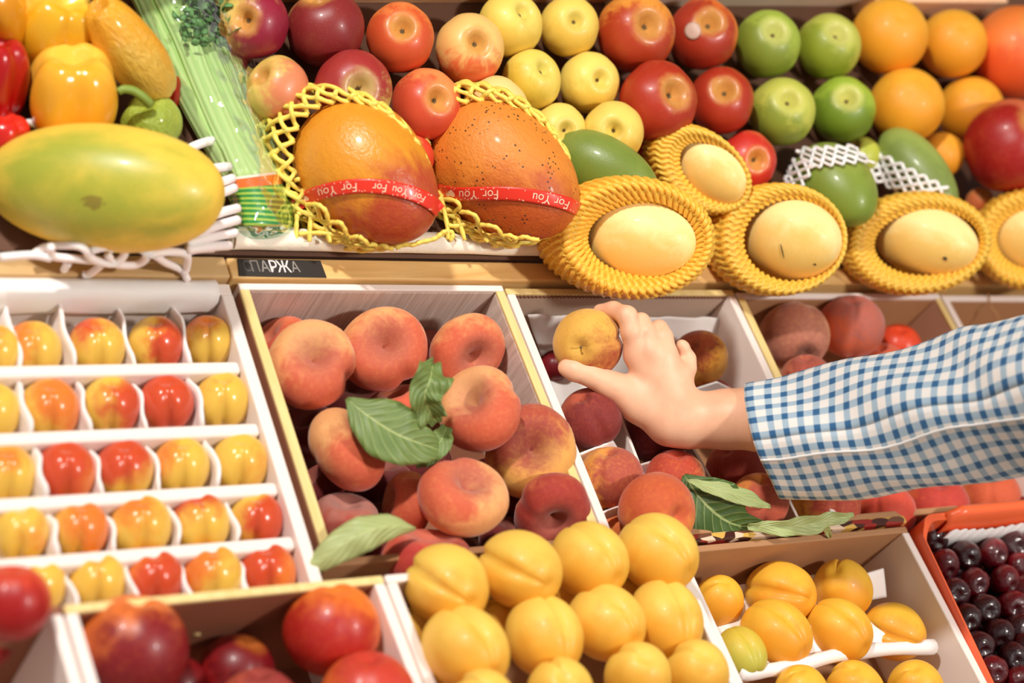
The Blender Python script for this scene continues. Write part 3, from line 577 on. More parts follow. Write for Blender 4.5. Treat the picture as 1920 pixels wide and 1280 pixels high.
# ------------------------------------------------------------------ upper display fruit
kA = dict(plane='bed', grp=9, rel=.94)
def app(u, v, r, po, c1, c2, bt, bd, label, kindn='apple', cat='apple', c4=(206, 150, 74), pa=.9, bs=.35, cal='calyx', **k):
    q = dict(kA); q.update(k); fruit(kindn, u, v, r, pole=po, c=(c1, c2), bt=bt, bs=bs, bdir=bd, c4=c4, pa=pa, label=label, cat=cat, cal=cal, name=cat.replace(' ', '_'), **q)
YB, MR, RD, OR_ = (232, 196, 106), (132, 40, 40), (166, 34, 26), (206, 82, 42)
app(480, 45, 66, (-.34, -.15), (216, 184, 96), (142, 30, 52), -.05, (.75, .4), 'yellow and maroon apple beside the celery bag top')
app(612, 57, 76, (-.2, -.9), (206, 150, 90), MR, -.35, (.3, .4), 'dark maroon apple in the top row, left')
app(750, 74, 67, (.10, -.38), (232, 130, 66), OR_, -.1, (-.1, .6), 'orange-red apple, top row beside the peach-coloured one')
app(880, 94, 67, (.24, -.26), (238, 190, 112), (226, 106, 60), .45, (.0, .95), 'pale peach-coloured apple with orange base, top row')
app(955, 48, 62, (.50, -.48), (236, 206, 96), (226, 190, 80), .5, (0, .8), 'yellow apple at the top, left of its pair', kindn='yellow_apple', c4=(200, 190, 100), pa=.5)
app(1066, 52, 58, (.26, -.28), (236, 204, 94), (226, 184, 74), .5, (0, .8), 'yellow apple at the top beside the striped red apple', kindn='yellow_apple', c4=(200, 190, 100), pa=.5)
app(1190, 64, 76, (.40, -.28), (232, 150, 60), (176, 60, 30), .22, (.0, .5), 'red apple streaked with yellow, largest of the top row')
app(1318, 66, 67, (.22, -.42), (222, 112, 44), (166, 50, 28), -.15, (-.5, .4), 'red apple with a round grey sticker')
app(1438, 86, 64, (.25, -.48), (160, 178, 66), (124, 138, 44), .1, (-.5, .6), 'green apple at the upper left of the green four', c4=(196, 196, 110), kindn='yellow_apple')
app(1552, 90, 62, (.34, -.52), (186, 188, 80), (140, 150, 40), .2, (-.5, .6), 'green apple at the upper right of the green four', c4=(200, 196, 110), kindn='yellow_apple')
app(524, 168, 62, (-.6, -.5), (218, 186, 96), (216, 130, 90), .25, (.8, .2), 'yellow apple with pink cheek touching the celery bag')
app(661, 172, 77, (.22, -.10), (198, 178, 96), (160, 48, 46), -.05, (-.35, -.6), 'yellow-green apple with a maroon shoulder above the left mango', c4=(196, 170, 110))
app(797, 198, 68, (.42, -.22), (236, 140, 80), (206, 78, 50), -.1, (-.4, .7), 'orange-red apple between the two mangoes', )
app(928, 208, 64, (.24, -.12), (240, 206, 132), (232, 170, 100), .5, (0, .9), 'cream apple behind the right mango', kindn='yellow_apple', c4=(232, 200, 120))
app(994, 153, 58, (.52, -.46), (232, 204, 94), (214, 180, 60), .4, (-.6, .6), 'yellow apple in the middle of the yellow group, left', kindn='yellow_apple', c4=(190, 186, 90), pa=.5)
app(1103, 157, 58, (.46, -.18), (240, 212, 104), (230, 190, 76), .4, (0, .9), 'yellow apple in the middle of the yellow group, right', kindn='yellow_apple', c4=(206, 186, 90), pa=.5)
app(1231, 192, 76, (.52, -.28), (222, 130, 50), (172, 50, 28), -.55, (-.4, .3), 'large glossy red apple with orange hollow, second row')
app(1352, 192, 64, (.14, -.42), (222, 130, 50), (172, 50, 28), -.45, (-.2, .4), 'red apple beside the green apples, second row')
app(1465, 212, 64, (.26, -.44), (190, 192, 82), (134, 148, 50), .3, (-.4, .8), 'green apple at the lower left of the green four', c4=(200, 196, 100), kindn='yellow_apple')
app(1580, 208, 62, (.16, -.46), (160, 184, 60), (112, 136, 34), .1, (-.2, .8), 'bright green apple at the lower right of the green four', c4=(206, 200, 110), kindn='yellow_apple')
app(1046, 248, 54, (.34, -.1), (238, 208, 106), (228, 184, 74), .4, (0, .9), 'yellow apple just behind the dark green mango', kindn='yellow_apple', c4=(206, 186, 90), pa=.5)
app(1150, 250, 59, (0., -.13), (238, 206, 100), (228, 180, 70), .4, (0, .9), 'lowest right yellow apple above the green mango', kindn='yellow_apple', c4=(206, 180, 80), pa=.5)
app(1400, 302, 56, (.40, -.06), (222, 100, 60), (200, 48, 36), -.3, (-.3, .5), 'small red apple between netted pear and white foam net')
app(1236, 292, 50, (0, -.8), (206, 80, 40), (196, 40, 30), -.3, (0, .4), 'red apple mostly hidden behind the netted pear')
app(768, 300, 48, (0, -.8), (226, 90, 56), (216, 66, 44), -.3, (0, .4), 'orange-red apple sliver between the mangoes')
app(1618, 294, 36, (-.5, -.6), (196, 196, 80), (180, 186, 66), .3, (0, .6), 'yellow-green apple between the two green mangoes', kindn='yellow_apple')
for (u, v, r, po, lb) in [(1668, 68, 72, (.3, -.5), 'large orange at the upper left of the orange group'), (1786, 82, 64, (.3, -.5), 'orange at the upper right below the crate edge'),
                          (1700, 198, 70, (.08, -.28), 'orange at the lower left beside the green apple'), (1820, 206, 62, (.1, -.4), 'orange beside the pomegranate'), (1765, 290, 43, (0, -.8), 'small tangerine under the oranges')]:
    app(u, v, r, po, (246, 176, 52), (238, 156, 36), .3, (0, .6), lb, kindn='orange', cat='orange', c4=(236, 160, 50), pa=.6, cal=None)
app(1908, 98, 88, (.5, -.6), (240, 128, 56), (230, 90, 40), .35, (-.2, .9), 'reddish grapefruit at the upper right edge', kindn='orange', cat='grapefruit', cal=None)
app(1896, 275, 90, (.6, -.5), (206, 106, 70), (160, 26, 24), -.15, (-.3, .6), 'dark red pomegranate at the right edge', kindn='pomegranate', cat='pomegranate', cal=None)
app(1838, 380, 28, (.3, -.5), (232, 150, 90), (222, 120, 70), .2, (0, .6), 'small orange apricot right of the green mango', kindn='apricot', cat='apricot', cal=None)

# peppers
def big(k, u, v, r, sc, po, roll, c1, c2, label, cat, h=None, c4=None, pa=0., bt=.2, bs=.4, bd=(0, .6), **kk):
    q = dict(plane='bed', grp=10, rel=.8); q.update(kk); return fruit(k, u, v, r, h=h, pole=po, roll=roll, sc=sc, c=(c1, c2), c4=c4 or c1, pa=pa, bt=bt, bs=bs, bdir=bd, label=label, cat=cat, **q)
PY = (242, 198, 76)
big('bell_pepper', 96, 58, 82, (1, 1, 1.05), (.35, -.7), 30, PY, (222, 164, 30), 'big yellow bell pepper at the top left', 'bell pepper')
big('bell_pepper', -12, 20, 70, (1, 1, 1.05), (-.3, -.7), 10, (228, 160, 40), (214, 140, 20), 'darker yellow bell pepper cut by the top left corner', 'bell pepper')
big('bell_pepper', 137, 178, 88, (1.04, 1, .95), (.05, -.85), -90, (240, 186, 66), (232, 164, 40), 'squat yellow bell pepper with a central cleft', 'bell pepper')
big('bell_pepper', -8, 150, 62, (1, 1, 1.3), (.1, -.9), -60, (176, 30, 26), (170, 10, 14), 'red bell pepper at the left edge', 'bell pepper')
big('bell_pepper', 8, 250, 48, (1, 1, .7), (.1, -.9), -60, (222, 50, 34), (196, 30, 24), 'red pepper sliver above the papaya at the left edge', 'bell pepper')
big('wrinkled_pepper', 246, 98, 72, (.78, .78, 1.62), (-.52, -.72), -20, (236, 166, 42), (220, 176, 70), 'long wrinkled orange-yellow pepper leaning on the celery', 'pepper', bt=.35, bd=(.4, .85), h=.05)
big('wrinkled_pepper', 285, 232, 52, (1.1, 1.1, .95), (-.25, -.75), -20, (170, 184, 70), (150, 168, 56), 'small wrinkled green pepper with a curved stem', 'pepper', h=.025)
GP = FR[-1]
big('bell_pepper', 322, 176, 26, (.7, .7, 1.3), (.1, -.9), 10, (206, 70, 30), (190, 40, 20), 'sliver of red pepper between long pepper and celery', 'pepper', h=.012)
# papaya, mangoes, green fruit, netted pears
big('papaya', 195, 352, 118, (1.02, 1, 1.93), (.96, .08), 90, (240, 202, 78), (166, 168, 58), 'large yellow-green papaya lying at the left', 'papaya', bt=.62, bs=.5, bd=(-.3, -.1), grp=11, fix=True, h=.052)
PAP = FR[-1]; PAP['scp'] = (-.15, .2)
big('mango', 690, 328, 118, (1, .9, 1.32), (.66, .68), 0, (222, 146, 40), (180, 70, 38), 'glossy orange mango with red ribbon, next to celery', 'mango', bt=.45, bs=.3, bd=(.45, .75), grp=11, fix=True, h=.045)
MA = FR[-1]
big('spotted_mango', 948, 322, 118, (1, .9, 1.34), (.72, .62), 0, (222, 134, 50), (188, 84, 30), 'dull orange mango with black specks and red ribbon', 'mango', bt=.4, bs=.35, bd=(.2, .85), grp=11, fix=True, h=.045)
MBo = FR[-1]
big('green_fruit', 1135, 318, 62, (1, .9, 1.75), (.88, .42), 0, (126, 142, 62), (110, 130, 50), 'smooth dark green mango lying behind the netted pears', 'green mango', h=.052, grp=11, fix=True)
big('green_fruit', 1566, 350, 72, (1, .9, 1.35), (.6, .6), 0, (140, 154, 64), (120, 140, 50), 'green mango in a white net behind the middle pears', 'green mango', h=.046, grp=11, fix=True)
GM1 = FR[-1]
big('green_fruit', 1722, 322, 52, (1, .9, 2.0), (.62, .70), 0, (150, 166, 82), (120, 136, 66), 'pale green mango with white net round its middle', 'green mango', h=.050, grp=11, fix=True)
GM2 = FR[-1]
PEARC = ((250, 226, 156), (240, 196, 104))
pears = [(1198, 450, 82, 1.38, (.98, .10), .012, 'pale oval pear in the yellow net at the left end'), (1487, 448, 80, 1.18, (.97, .2), .012, 'pale yellow pear with scratches, second netted from left'),
         (1736, 452, 68, 1.45, (.97, .22), .012, 'pale yellow pear with a dark speck, third netted from left'), (1935, 448, 66, 1.3, (.97, .1), .012, 'pale yellow pear cut by the right edge'), (1330, 318, 62, 1.35, (.78, .6), .03, 'pale pear in yellow net behind the front ones')]
PE = []
for i, (u, v, r, el, po, h, lb) in enumerate(pears):
    dd = depth(at(u, v, .064)) if i < 4 else depth(bed(u, v, .050))
    q = fruit('melon', u, v, r, d=dd, pole=po, roll=90, sc=(1, .85, el), c=PEARC, bt=.35, bs=.5, bdir=(-.2, .8), label=lb, cat='netted pear', name='pear', grp=12, fix=True); PE.append(q)
# cherries
ch = [(749, 1008), (791, 989), (844, 988), (888, 977), (914, 958), (771, 1058), (811, 1041), (862, 1038), (900, 1022), (789, 1110), (826, 1093), (883, 1088), (913, 1063), (811, 1160), (847, 1141), (899, 1135), (836, 1210), (872, 1188), (910, 1177), (921, 1105), (861, 1258), (899, 1233), (925, 1210), (911, 1275), (927, 1000)]
def cr_order(i): return i
for i, (u, v) in enumerate(ch):
    rowi = 0
    u += 1000
    if i == 2 or i == 1: pass
    pos = ['first', 'second', 'third', 'fourth', 'fifth', 'sixth', 'seventh', 'eighth']
    dk = random.choice([((96, 12, 20), (50, 6, 12)), ((130, 14, 22), (80, 8, 16)), ((84, 14, 18), (40, 6, 10))])
    if i in (1, 2, 11, 15): dk = ((140, 12, 24), (90, 8, 18))
    r = 30 if v > 1100 else 29.5
    fruit('cherry', u, v, r, h=-.015, pole=(random.uniform(.2, .7), random.uniform(.1, .6)), roll=random.uniform(0, 360), sc=(1.05, .95, 1), c=dk, bt=.1, bs=.6, bdir=(.3, .6), c4=(50, 10, 14), pa=.5, label='CH', cat='cherry', name='cherry', group='cherries in the orange crate', grp=13, rel=.93, fix=True)
CH = FR[-len(ch):]
# columns along the crate's left wall give each cherry its place
left_col = [0, 5, 9, 13, 16, 20]; sec = [1, 6, 10, 14, 17, 21, 23]; thr = [2, 7, 11, 15, 18, 22]; oth = [i for i in range(len(ch)) if i not in left_col + sec + thr]
oth.sort(key=lambda i: ch[i][1])
for nm, ids in (('column along the crate left wall', left_col), ('second column from the crate left wall', sec), ('third column from the left wall', thr), ('rightmost cherries at the photo edge', oth)):
    for n_, i in enumerate(ids): CH[i]['label'] = f'shiny dark cherry, {pos[min(n_, 7)]} from the back, {nm}'
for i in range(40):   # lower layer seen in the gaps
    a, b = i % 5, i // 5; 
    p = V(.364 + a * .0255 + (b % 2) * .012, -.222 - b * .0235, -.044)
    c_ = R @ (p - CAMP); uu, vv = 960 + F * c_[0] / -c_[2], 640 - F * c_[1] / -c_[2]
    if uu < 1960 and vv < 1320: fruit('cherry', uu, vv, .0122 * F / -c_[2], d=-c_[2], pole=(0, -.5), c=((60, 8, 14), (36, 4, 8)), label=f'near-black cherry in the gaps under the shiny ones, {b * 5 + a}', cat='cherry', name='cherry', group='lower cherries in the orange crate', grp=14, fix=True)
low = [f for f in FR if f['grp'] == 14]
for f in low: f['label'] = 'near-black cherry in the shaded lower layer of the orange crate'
place_fruit()
print('fruit', len(FR))

# ------------------------------------------------------------------ rolls and papers in the cartons
def roll_paper(pts, r, label, mat=M_paper, name='rolled_paper', squash=1.):
    pts = spl(pts, 24); m = MB().tube(pts, r * (1 + .12 * np.sin(np.arange(24) * .9)), 10); o = m.build(name, mat); return tag(o, label, 'paper')
def sheet(corners, nu=14, nv=10, amp=.002, seed=0, solid=.0006, bulge=0., name='tissue_paper', label='', mat=None):
    a, b, c, d = [np.asarray(q, float) for q in corners]; s = np.linspace(0, 1, nu)[:, None, None]; t = np.linspace(0, 1, nv)[None, :, None]
    G = (a * (1 - s) + b * s) * (1 - t) + (d * (1 - s) + c * s) * t; n = unit(np.cross(b - a, d - a))
    G = G + n * (amp * snoise(G, seed, 60)[..., None] + bulge * np.sin(math.pi * s) * np.sin(math.pi * t))
    return tag(MB().grid(G).build(name, mat or M_paper, None, True, solid=solid), label, 'paper')
roll_paper([at(1385, 1262, -.022), at(1480, 1250, -.020), at(1600, 1222, -.018), at(1748, 1212, -.020)], .0062, 'rolled white paper between the last two rows of the sorted apricots')
sheet([at(1590, 1085, -.030), at(1655, 1065, -.024), at(1660, 1118, -.040), at(1600, 1130, -.045)], label='folded white paper end in the back corner of the sorted apricot box', amp=.0008, solid=.003)
for (q, lb) in (([(1418, 1200), (1440, 1205), (1452, 1246), (1432, 1256)], 'crumpled paper left of the slanting-crease apricot'), ([(1520, 1168), (1530, 1172), (1575, 1236), (1510, 1240)], 'white paper fold between the two creased apricots'), ([(1618, 1160), (1632, 1166), (1692, 1214), (1640, 1228)], 'white paper fold beside the right wall apricot')):
    sheet([at(*q[0], -.022), at(*q[1], -.020), at(*q[2], -.028), at(*q[3], -.030)], amp=.002, seed=len(lb), solid=.002, label='white ' + lb if not lb.startswith('white') else lb)
sheet([at(1395, 1255, -.024), at(1440, 1180, -.035), at(1365, 1090, -.04), at(1335, 1170, -.05)], amp=.003, label='white tissue paper under the left apricots of the sorted box', solid=.001)
sheet([at(1320, 1105, -.052), at(1590, 1068, -.040), at(1640, 1200, -.066), at(1370, 1240, -.066)], amp=.001, label='white paper sheet under the back rows of sorted apricots', solid=.001)
# hand box: tissue along the back wall, cell dividers, paper cups
sheet([at(990, 590, -.018), at(1348, 596, -.022), at(1352, 640, -.040), at(1010, 650, -.045)], nu=40, amp=.0035, bulge=.004, seed=4, label='white tissue paper crumpled along the back wall behind the held peach', solid=.0008)
sheet([at(1005, 640, -.060), at(1370, 640, -.060), at(1440, 760, -.072), at(1050, 770, -.072)], nu=20, amp=.002, seed=5, label='white paper lining on the floor of the box under the hand', solid=.0008)
sheet([at(1085, 850, -.018), at(1150, 826, -.010), at(1165, 850, -.024), at(1095, 872, -.030)], amp=.001, seed=6, label='white paper edge between the two peaches by the box left wall', solid=.0014)
sheet([at(1200, 870, -.020), at(1285, 845, -.012), at(1290, 866, -.026), at(1205, 892, -.030)], amp=.001, seed=7, label='white paper edge below the nectarine under the wrist', solid=.0014)
sheet([at(1298, 730, -.02), at(1345, 715, -.012), at(1378, 732, -.02), at(1310, 752, -.03)], amp=.0016, seed=8, label='white paper edge below the golden peach right of the hand', solid=.0012)
sheet([at(1128, 962, -.006), at(1170, 946, -.004), at(1168, 962, -.016), at(1130, 975, -.018)], amp=.001, seed=9, label='white paper edge left of the large orange peach', solid=.0012)
de = empty('cell_divider', (.12, -.10, -.07), 'white card cell divider standing between peaches under the wrist', 'divider')
for (ua, va), (ub, vb) in (((1160, 770), (1212, 905)), ((1286, 815), (1335, 900)), ((1474, 925), (1500, 978))):
    a, b = at(ua, va, -.018), at(ub, vb, -.014); n = unit(np.cross(b - a, (0, 0, 1))) * .0014; dn = V(0, 0, -.05)
    m = MB(); m.hexa([a - n + dn, b - n + dn, b + n + dn, a + n + dn, a - n, b - n, b + n, a + n]); m.build('card_strip', M_white, de, False)
sheet([at(80, 1240, -.05), at(150, 1180, -.04), at(170, 1330, -.05), at(60, 1340, -.06)], amp=.003, seed=3, label='crumpled white paper in the bottom left corner box', solid=.001)
# little stalk in the dark nectarine box
o = MB().tube(spl([at(366, 1188, -.022), at(372, 1165, -.016), at(384, 1144, -.012)], 8), [.004, .0035, .003, .003, .003, .0035, .004, .005], 7).build('stalk', plain('pale_stalk', (216, 190, 130), .7)); tag(o, 'short pale stalk lying on the dark nectarines', 'stalk')
o = MB().tube(spl([at(1852, 545, .002), at(1858, 575, .000), at(1870, 590, -.004), at(1872, 606, -.010)], 12), .0008, 6).build('thin_stalk', plain('dry_stalk', (190, 140, 90), .7)); tag(o, 'thin dry stalk hanging over the right hand box wall', 'stalk')

# ------------------------------------------------------------------ foam strip, price card
xs = np.linspace(-.232, .09, 60); G = np.zeros((60, 14, 3))
for i, x in enumerate(xs):
    k = .0088 + .0012 * math.sin(x * 40) + .0008 * math.sin(x * 95); 
    for j in range(14):
        a = j / 14 * 2 * math.pi; G[i, j] = (x, .0890 + .0095 * math.cos(a), .0150 + k * math.sin(a) * (1 if math.sin(a) > 0 else .9))
m = MB().grid(G, closed=True); m.f += [tuple(range(14)), tuple(59 * 14 + i for i in range(14))[::-1]]
o = m.build('foam_strip', M_foam); tag(o, 'long white foam strip along the shelf edge below the mangoes', 'foam strip')
def text_pts(s, size=1.):
    c = bpy.data.curves.new('t', 'FONT'); c.body = s; c.size = size; c.resolution_u = 3; c.align_x = 'CENTER'; c.align_y = 'CENTER'
    ob = bpy.data.objects.new('t', c); COL.objects.link(ob); dg = bpy.context.evaluated_depsgraph_get(); me = bpy.data.meshes.new_from_object(ob.evaluated_get(dg))
    v = np.array([tuple(q.co) for q in me.vertices]); f = [tuple(p.vertices) for p in me.polygons]; bpy.data.objects.remove(ob); bpy.data.curves.remove(c); bpy.data.meshes.remove(me); return v, f
X0, Y0c, CZ = -.2290, .0612, .0036
e = empty('price_card', (X0 + .037, .070, CZ), 'small black card chalked in white under the celery', 'price card')
m = MB().hexa([(X0, Y0c, CZ), (X0 + .075, Y0c - .0006, CZ), (X0 + .0745, Y0c + .0158, CZ), (X0 + .003, Y0c + .0165, CZ), (X0, Y0c, CZ + .0009), (X0 + .075, Y0c - .0006, CZ + .0009), (X0 + .0745, Y0c + .0158, CZ + .0009), (X0 + .003, Y0c + .0165, CZ + .0009)])
m.build('card', M_black, e, False)
def put_text(s, cx, size, mat, ws=.62, sh=0.):
    v, f = text_pts(s, size); g = np.stack([X0 + cx + v[:, 0] * ws + v[:, 1] * sh, Y0c + .0083 + v[:, 1] * .8, np.full(len(v), CZ + .0012)], -1)
    return MB().add(g, f).build('chalk_lettering', mat, e, False, solid=.0002)
M_faint2 = plain('half_faded_chalk', (150, 142, 136), .9)
put_text('С', .0090, .018, plain('nearly_gone_chalk', (84, 78, 74), .9)); put_text('П', .0155, .019, M_faint); put_text('А', .0240, .019, M_faint2); put_text('Р', .0312, .020, M_chalk)
put_text('Ж', .0400, .020, M_chalk, .66); put_text('А', .0500, .018, M_faint2, .6)

# ------------------------------------------------------------------ nets
def catmull_rows(rows, s):
    r = np.asarray(rows, float); x = s * (len(r) - 1); i = np.clip(x.astype(int), 0, len(r) - 2); f = (x - i)[:, None]
    q = np.vstack([2 * r[0] - r[1], r, 2 * r[-1] - r[-2]]); a, b, c, d = q[i], q[i + 1], q[i + 2], q[i + 3]
    return .5 * (2 * b + (c - a) * f + (2 * a - 5 * b + 4 * c - d) * f * f + (3 * b - a - 3 * c + d) * f ** 3)
def cup_surface(rings, d0, rot, tilt=0.):
    """rings: u, v, semi-axis a, semi-axis b (photo sizes), metres towards the viewer -- gives a bag round a fruit"""
    def f(s, t):
        q = catmull_rows(rings, np.clip(s, 0, 1)); c, si = math.cos(rot), math.sin(rot)
        bx, by, bz = basis(q[0, 0], q[0, 1]); px = d0 / F
        X = q[:, 2] * np.cos(t); Y = q[:, 3] * np.sin(t); wt = -tilt * X * px; xx = X * c - Y * si; yy = X * si + Y * c
        base = np.array([P(u, v, d0) for u, v in q[:, :2]])
        return base + px * (xx[:, None] * bx + yy[:, None] * by) + (q[:, 4] + wt)[:, None] * bz
    return f
def cup_net(name, rings, d0, rot, n, twist, r, mat, label, shell=None, m=44, r2=None, knot=.18, s0=0., wob=0., cat='foam net', group=None, n2=None, weave=.6, tilt=0.):
    f = cup_surface(rings, d0, rot, tilt); mb = MB(); s = np.linspace(s0, 1, m)
    cen = np.mean([f(np.array([.5]), np.array([a]))[0] for a in np.linspace(0, 6.28, 12, endpoint=False)], 0)
    for fam, (tw, rr) in enumerate(((twist, r), (-twist, r2 or r))):
        nn = n if fam == 0 else (n2 or n)
        for k in range(nn):
            t = 2 * math.pi * (k / nn) + tw * (s - s0) * 2 * math.pi + wob * math.sin(k * 2.3) * np.sin(s * 9 + k)
            p = f(s, t); e = 1e-3; du = (f(np.clip(s + e, 0, 1), t) - f(np.clip(s - e, 0, 1), t)); dt_ = f(s, t + e) - f(s, t - e)
            nr = np.cross(du, dt_); nr /= np.linalg.norm(nr, axis=1)[:, None] + 1e-12
            ph = np.pi * nn * abs(tw) * 2 * (s - s0) + (0 if fam == 0 else np.pi)
            p = p + nr * (rr * weave * np.sin(ph) * (1 if fam == 0 else 1))[:, None]
            mb.tube(p, rr * (1 + knot * np.cos(2 * ph)), 6, True)
    o = mb.build(name, mat); tag(o, label, cat, group)
    if shell:
        S_ = np.linspace(s0, 1, 26); T_ = np.linspace(0, 2 * math.pi, 60, endpoint=False); G = np.stack([f(S_, np.full(26, t)) for t in T_], 1)
        sh = MB().grid(G, closed=True).build('inner_layer', shell, None, True, solid=.0012); sh.parent = o
    return o
def px_of(f): return f['u'], f['v'], f['dep']
def pear_net(fr, rings, rot, n, label, rr=.0021, seed=0, shell=True, r2k=.85):
    u, v, d = px_of(fr); return cup_net('foam_net', rings, d, math.radians(rot), n, .13, rr, M_net, label, shell=M_netin, m=46, r2=rr * r2k, group='yellow nets round the pale pears', tilt=.22, weave=.35, knot=.1)
pear_net(PE[0], [(1198, 450, 98, 66, .012), (1198, 449, 112, 80, .026), (1196, 447, 132, 98, .034), (1186, 446, 148, 109, .022), (1175, 446, 160, 110, -.002), (1160, 447, 152, 98, -.028), (1150, 448, 90, 60, -.046)], -3, 54, 'thick yellow foam net rolled open round the leftmost pale pear', r2k=.5, rr=.0023)
pear_net(PE[1], [(1486, 450, 92, 78, .014), (1482, 449, 100, 88, .020), (1472, 449, 110, 98, .022), (1458, 449, 120, 101, .010), (1450, 450, 128, 101, -.010), (1440, 450, 118, 90, -.032), (1436, 450, 70, 50, -.046)], 0, 48, 'yellow foam net round the scratched pear, second from left')
pear_net(PE[2], [(1738, 455, 98, 62, .014), (1734, 455, 110, 74, .021), (1726, 456, 122, 86, .022), (1718, 456, 132, 93, .010), (1714, 456, 138, 93, -.010), (1706, 456, 126, 82, -.032), (1700, 456, 80, 50, -.046)], 4, 50, 'yellow foam net round the pear with the dark speck')
pear_net(PE[3], [(1936, 448, 66, 56, .014), (1934, 448, 80, 70, .022), (1932, 448, 92, 84, .022), (1932, 448, 102, 92, .008), (1932, 448, 106, 92, -.010), (1932, 448, 96, 80, -.032), (1932, 448, 50, 40, -.046)], 0, 42, 'yellow foam net round the pear cut by the right edge')
pear_net(PE[4], [(1336, 322, 72, 46, .014), (1330, 320, 84, 56, .020), (1318, 318, 94, 64, .020), (1306, 318, 100, 68, .008), (1300, 318, 104, 70, -.010), (1298, 318, 92, 60, -.030), (1298, 318, 50, 34, -.042)], -38, 42, 'yellow foam net round the pear behind the front ones')
def mango_net(fr, rings, rot, lab, strands, ox, oy):
    u, v, d = px_of(fr); o = cup_net('foam_net', rings, d, math.radians(rot), 26, .12, .0021, M_looser, lab, m=40, wob=.03, knot=.12)
    tree = bvh_of(fr['obj']); mb = MB()
    for L in strands:
        p = spl([(ox + x / 6.4, oy + y / 6.4) for x, y in L], 5 * len(L)); q = onto(tree, p, .0032, fr['dep'] - .014)
        q[:, :] = q; k = np.ones(3) / 3; qq = q.copy()
        for _ in range(3): qq[1:-1] = (qq[:-2] + 2 * qq[1:-1] + qq[2:]) / 4
        mb.tube(qq, .0019 * (1 + .12 * np.sin(np.arange(len(p)) * 1.3)), 8)
    c = mb.build('net_front_cells', M_looser); c.parent = o; return o
def bvh_of(ob):
    me = ob.data; mw = ob.matrix_world; return BVHTree.FromPolygons([mw @ q.co for q in me.vertices], [tuple(p.vertices) for p in me.polygons])
def onto(tree, pts, off, fallback):
    out = []; c = Vector(CAMP)
    for u, v in pts:
        d = Vector(ray(u, v)).normalized(); h = tree.ray_cast(c, d)
        if h[0] is None: out.append(P(u, v, fallback))
        else:
            n = h[1] if h[1].dot(d) < 0 else -h[1]; out.append(np.array(h[0] + n * off - d * off * .5))
    return np.array(out)
mango_net(MA, [(680, 324, 148, 110, .010), (668, 320, 158, 120, .014), (656, 316, 166, 128, .008), (648, 314, 172, 134, -.006), (646, 314, 170, 132, -.020), (650, 316, 156, 118, -.034)], -46, 'loose pale yellow foam net round the glossy orange mango',
 [[(110, 520), (100, 680), (100, 850)], [(230, 400), (270, 540), (262, 700), (258, 850)], [(370, 385), (425, 560), (470, 700), (505, 860)], [(395, 380), (480, 450), (515, 570)], [(655, 590), (715, 690), (755, 870)], [(870, 750), (960, 820), (995, 910)],
  [(110, 520), (200, 500), (300, 540), (430, 572), (500, 600)], [(225, 410), (300, 378), (400, 382)], [(130, 760), (250, 750), (400, 745), (560, 762), (720, 735)], [(480, 600), (570, 585), (660, 592)], [(745, 765), (860, 750)], [(990, 885), (1100, 880), (1200, 925), (1270, 935)],
  [(1290, 925), (1400, 885), (1500, 890), (1580, 860), (1700, 835), (1790, 800), (1850, 745), (1920, 720)], [(-200, -180), (-120, -60), (-40, 60), (60, 110), (170, 90)], [(-40, 270), (40, 262), (120, 300)]], 540, 320)
mango_net(MBo, [(938, 320, 148, 112, .010), (930, 314, 158, 122, .014), (920, 310, 168, 130, .008), (914, 308, 172, 134, -.006), (912, 308, 170, 132, -.020), (916, 312, 156, 118, -.034)], -42, 'loose pale yellow foam net round the black-specked mango',
 [[(60, 230), (80, 400), (120, 600), (130, 760)], [(230, 400), (270, 560), (330, 770)], [(475, 440), (512, 540), (560, 720), (610, 790)], [(110, 400), (210, 408), (300, 340), (240, 270), (80, 250)], [(300, 400), (400, 410), (495, 460), (512, 545)], [(130, 590), (220, 600), (350, 572), (500, 552)],
  [(540, 550), (640, 562), (740, 595), (792, 690)], [(560, 725), (700, 672), (790, 690), (960, 780)], [(790, 688), (880, 672), (960, 712), (1050, 690), (1120, 712), (1210, 722)], [(850, 780), (960, 722)], [(-20, 720), (60, 700), (120, 660), (190, 690), (160, 780)]], 820, 330)
u, v, d = px_of(GM1)
u, v, d = px_of(PAP)

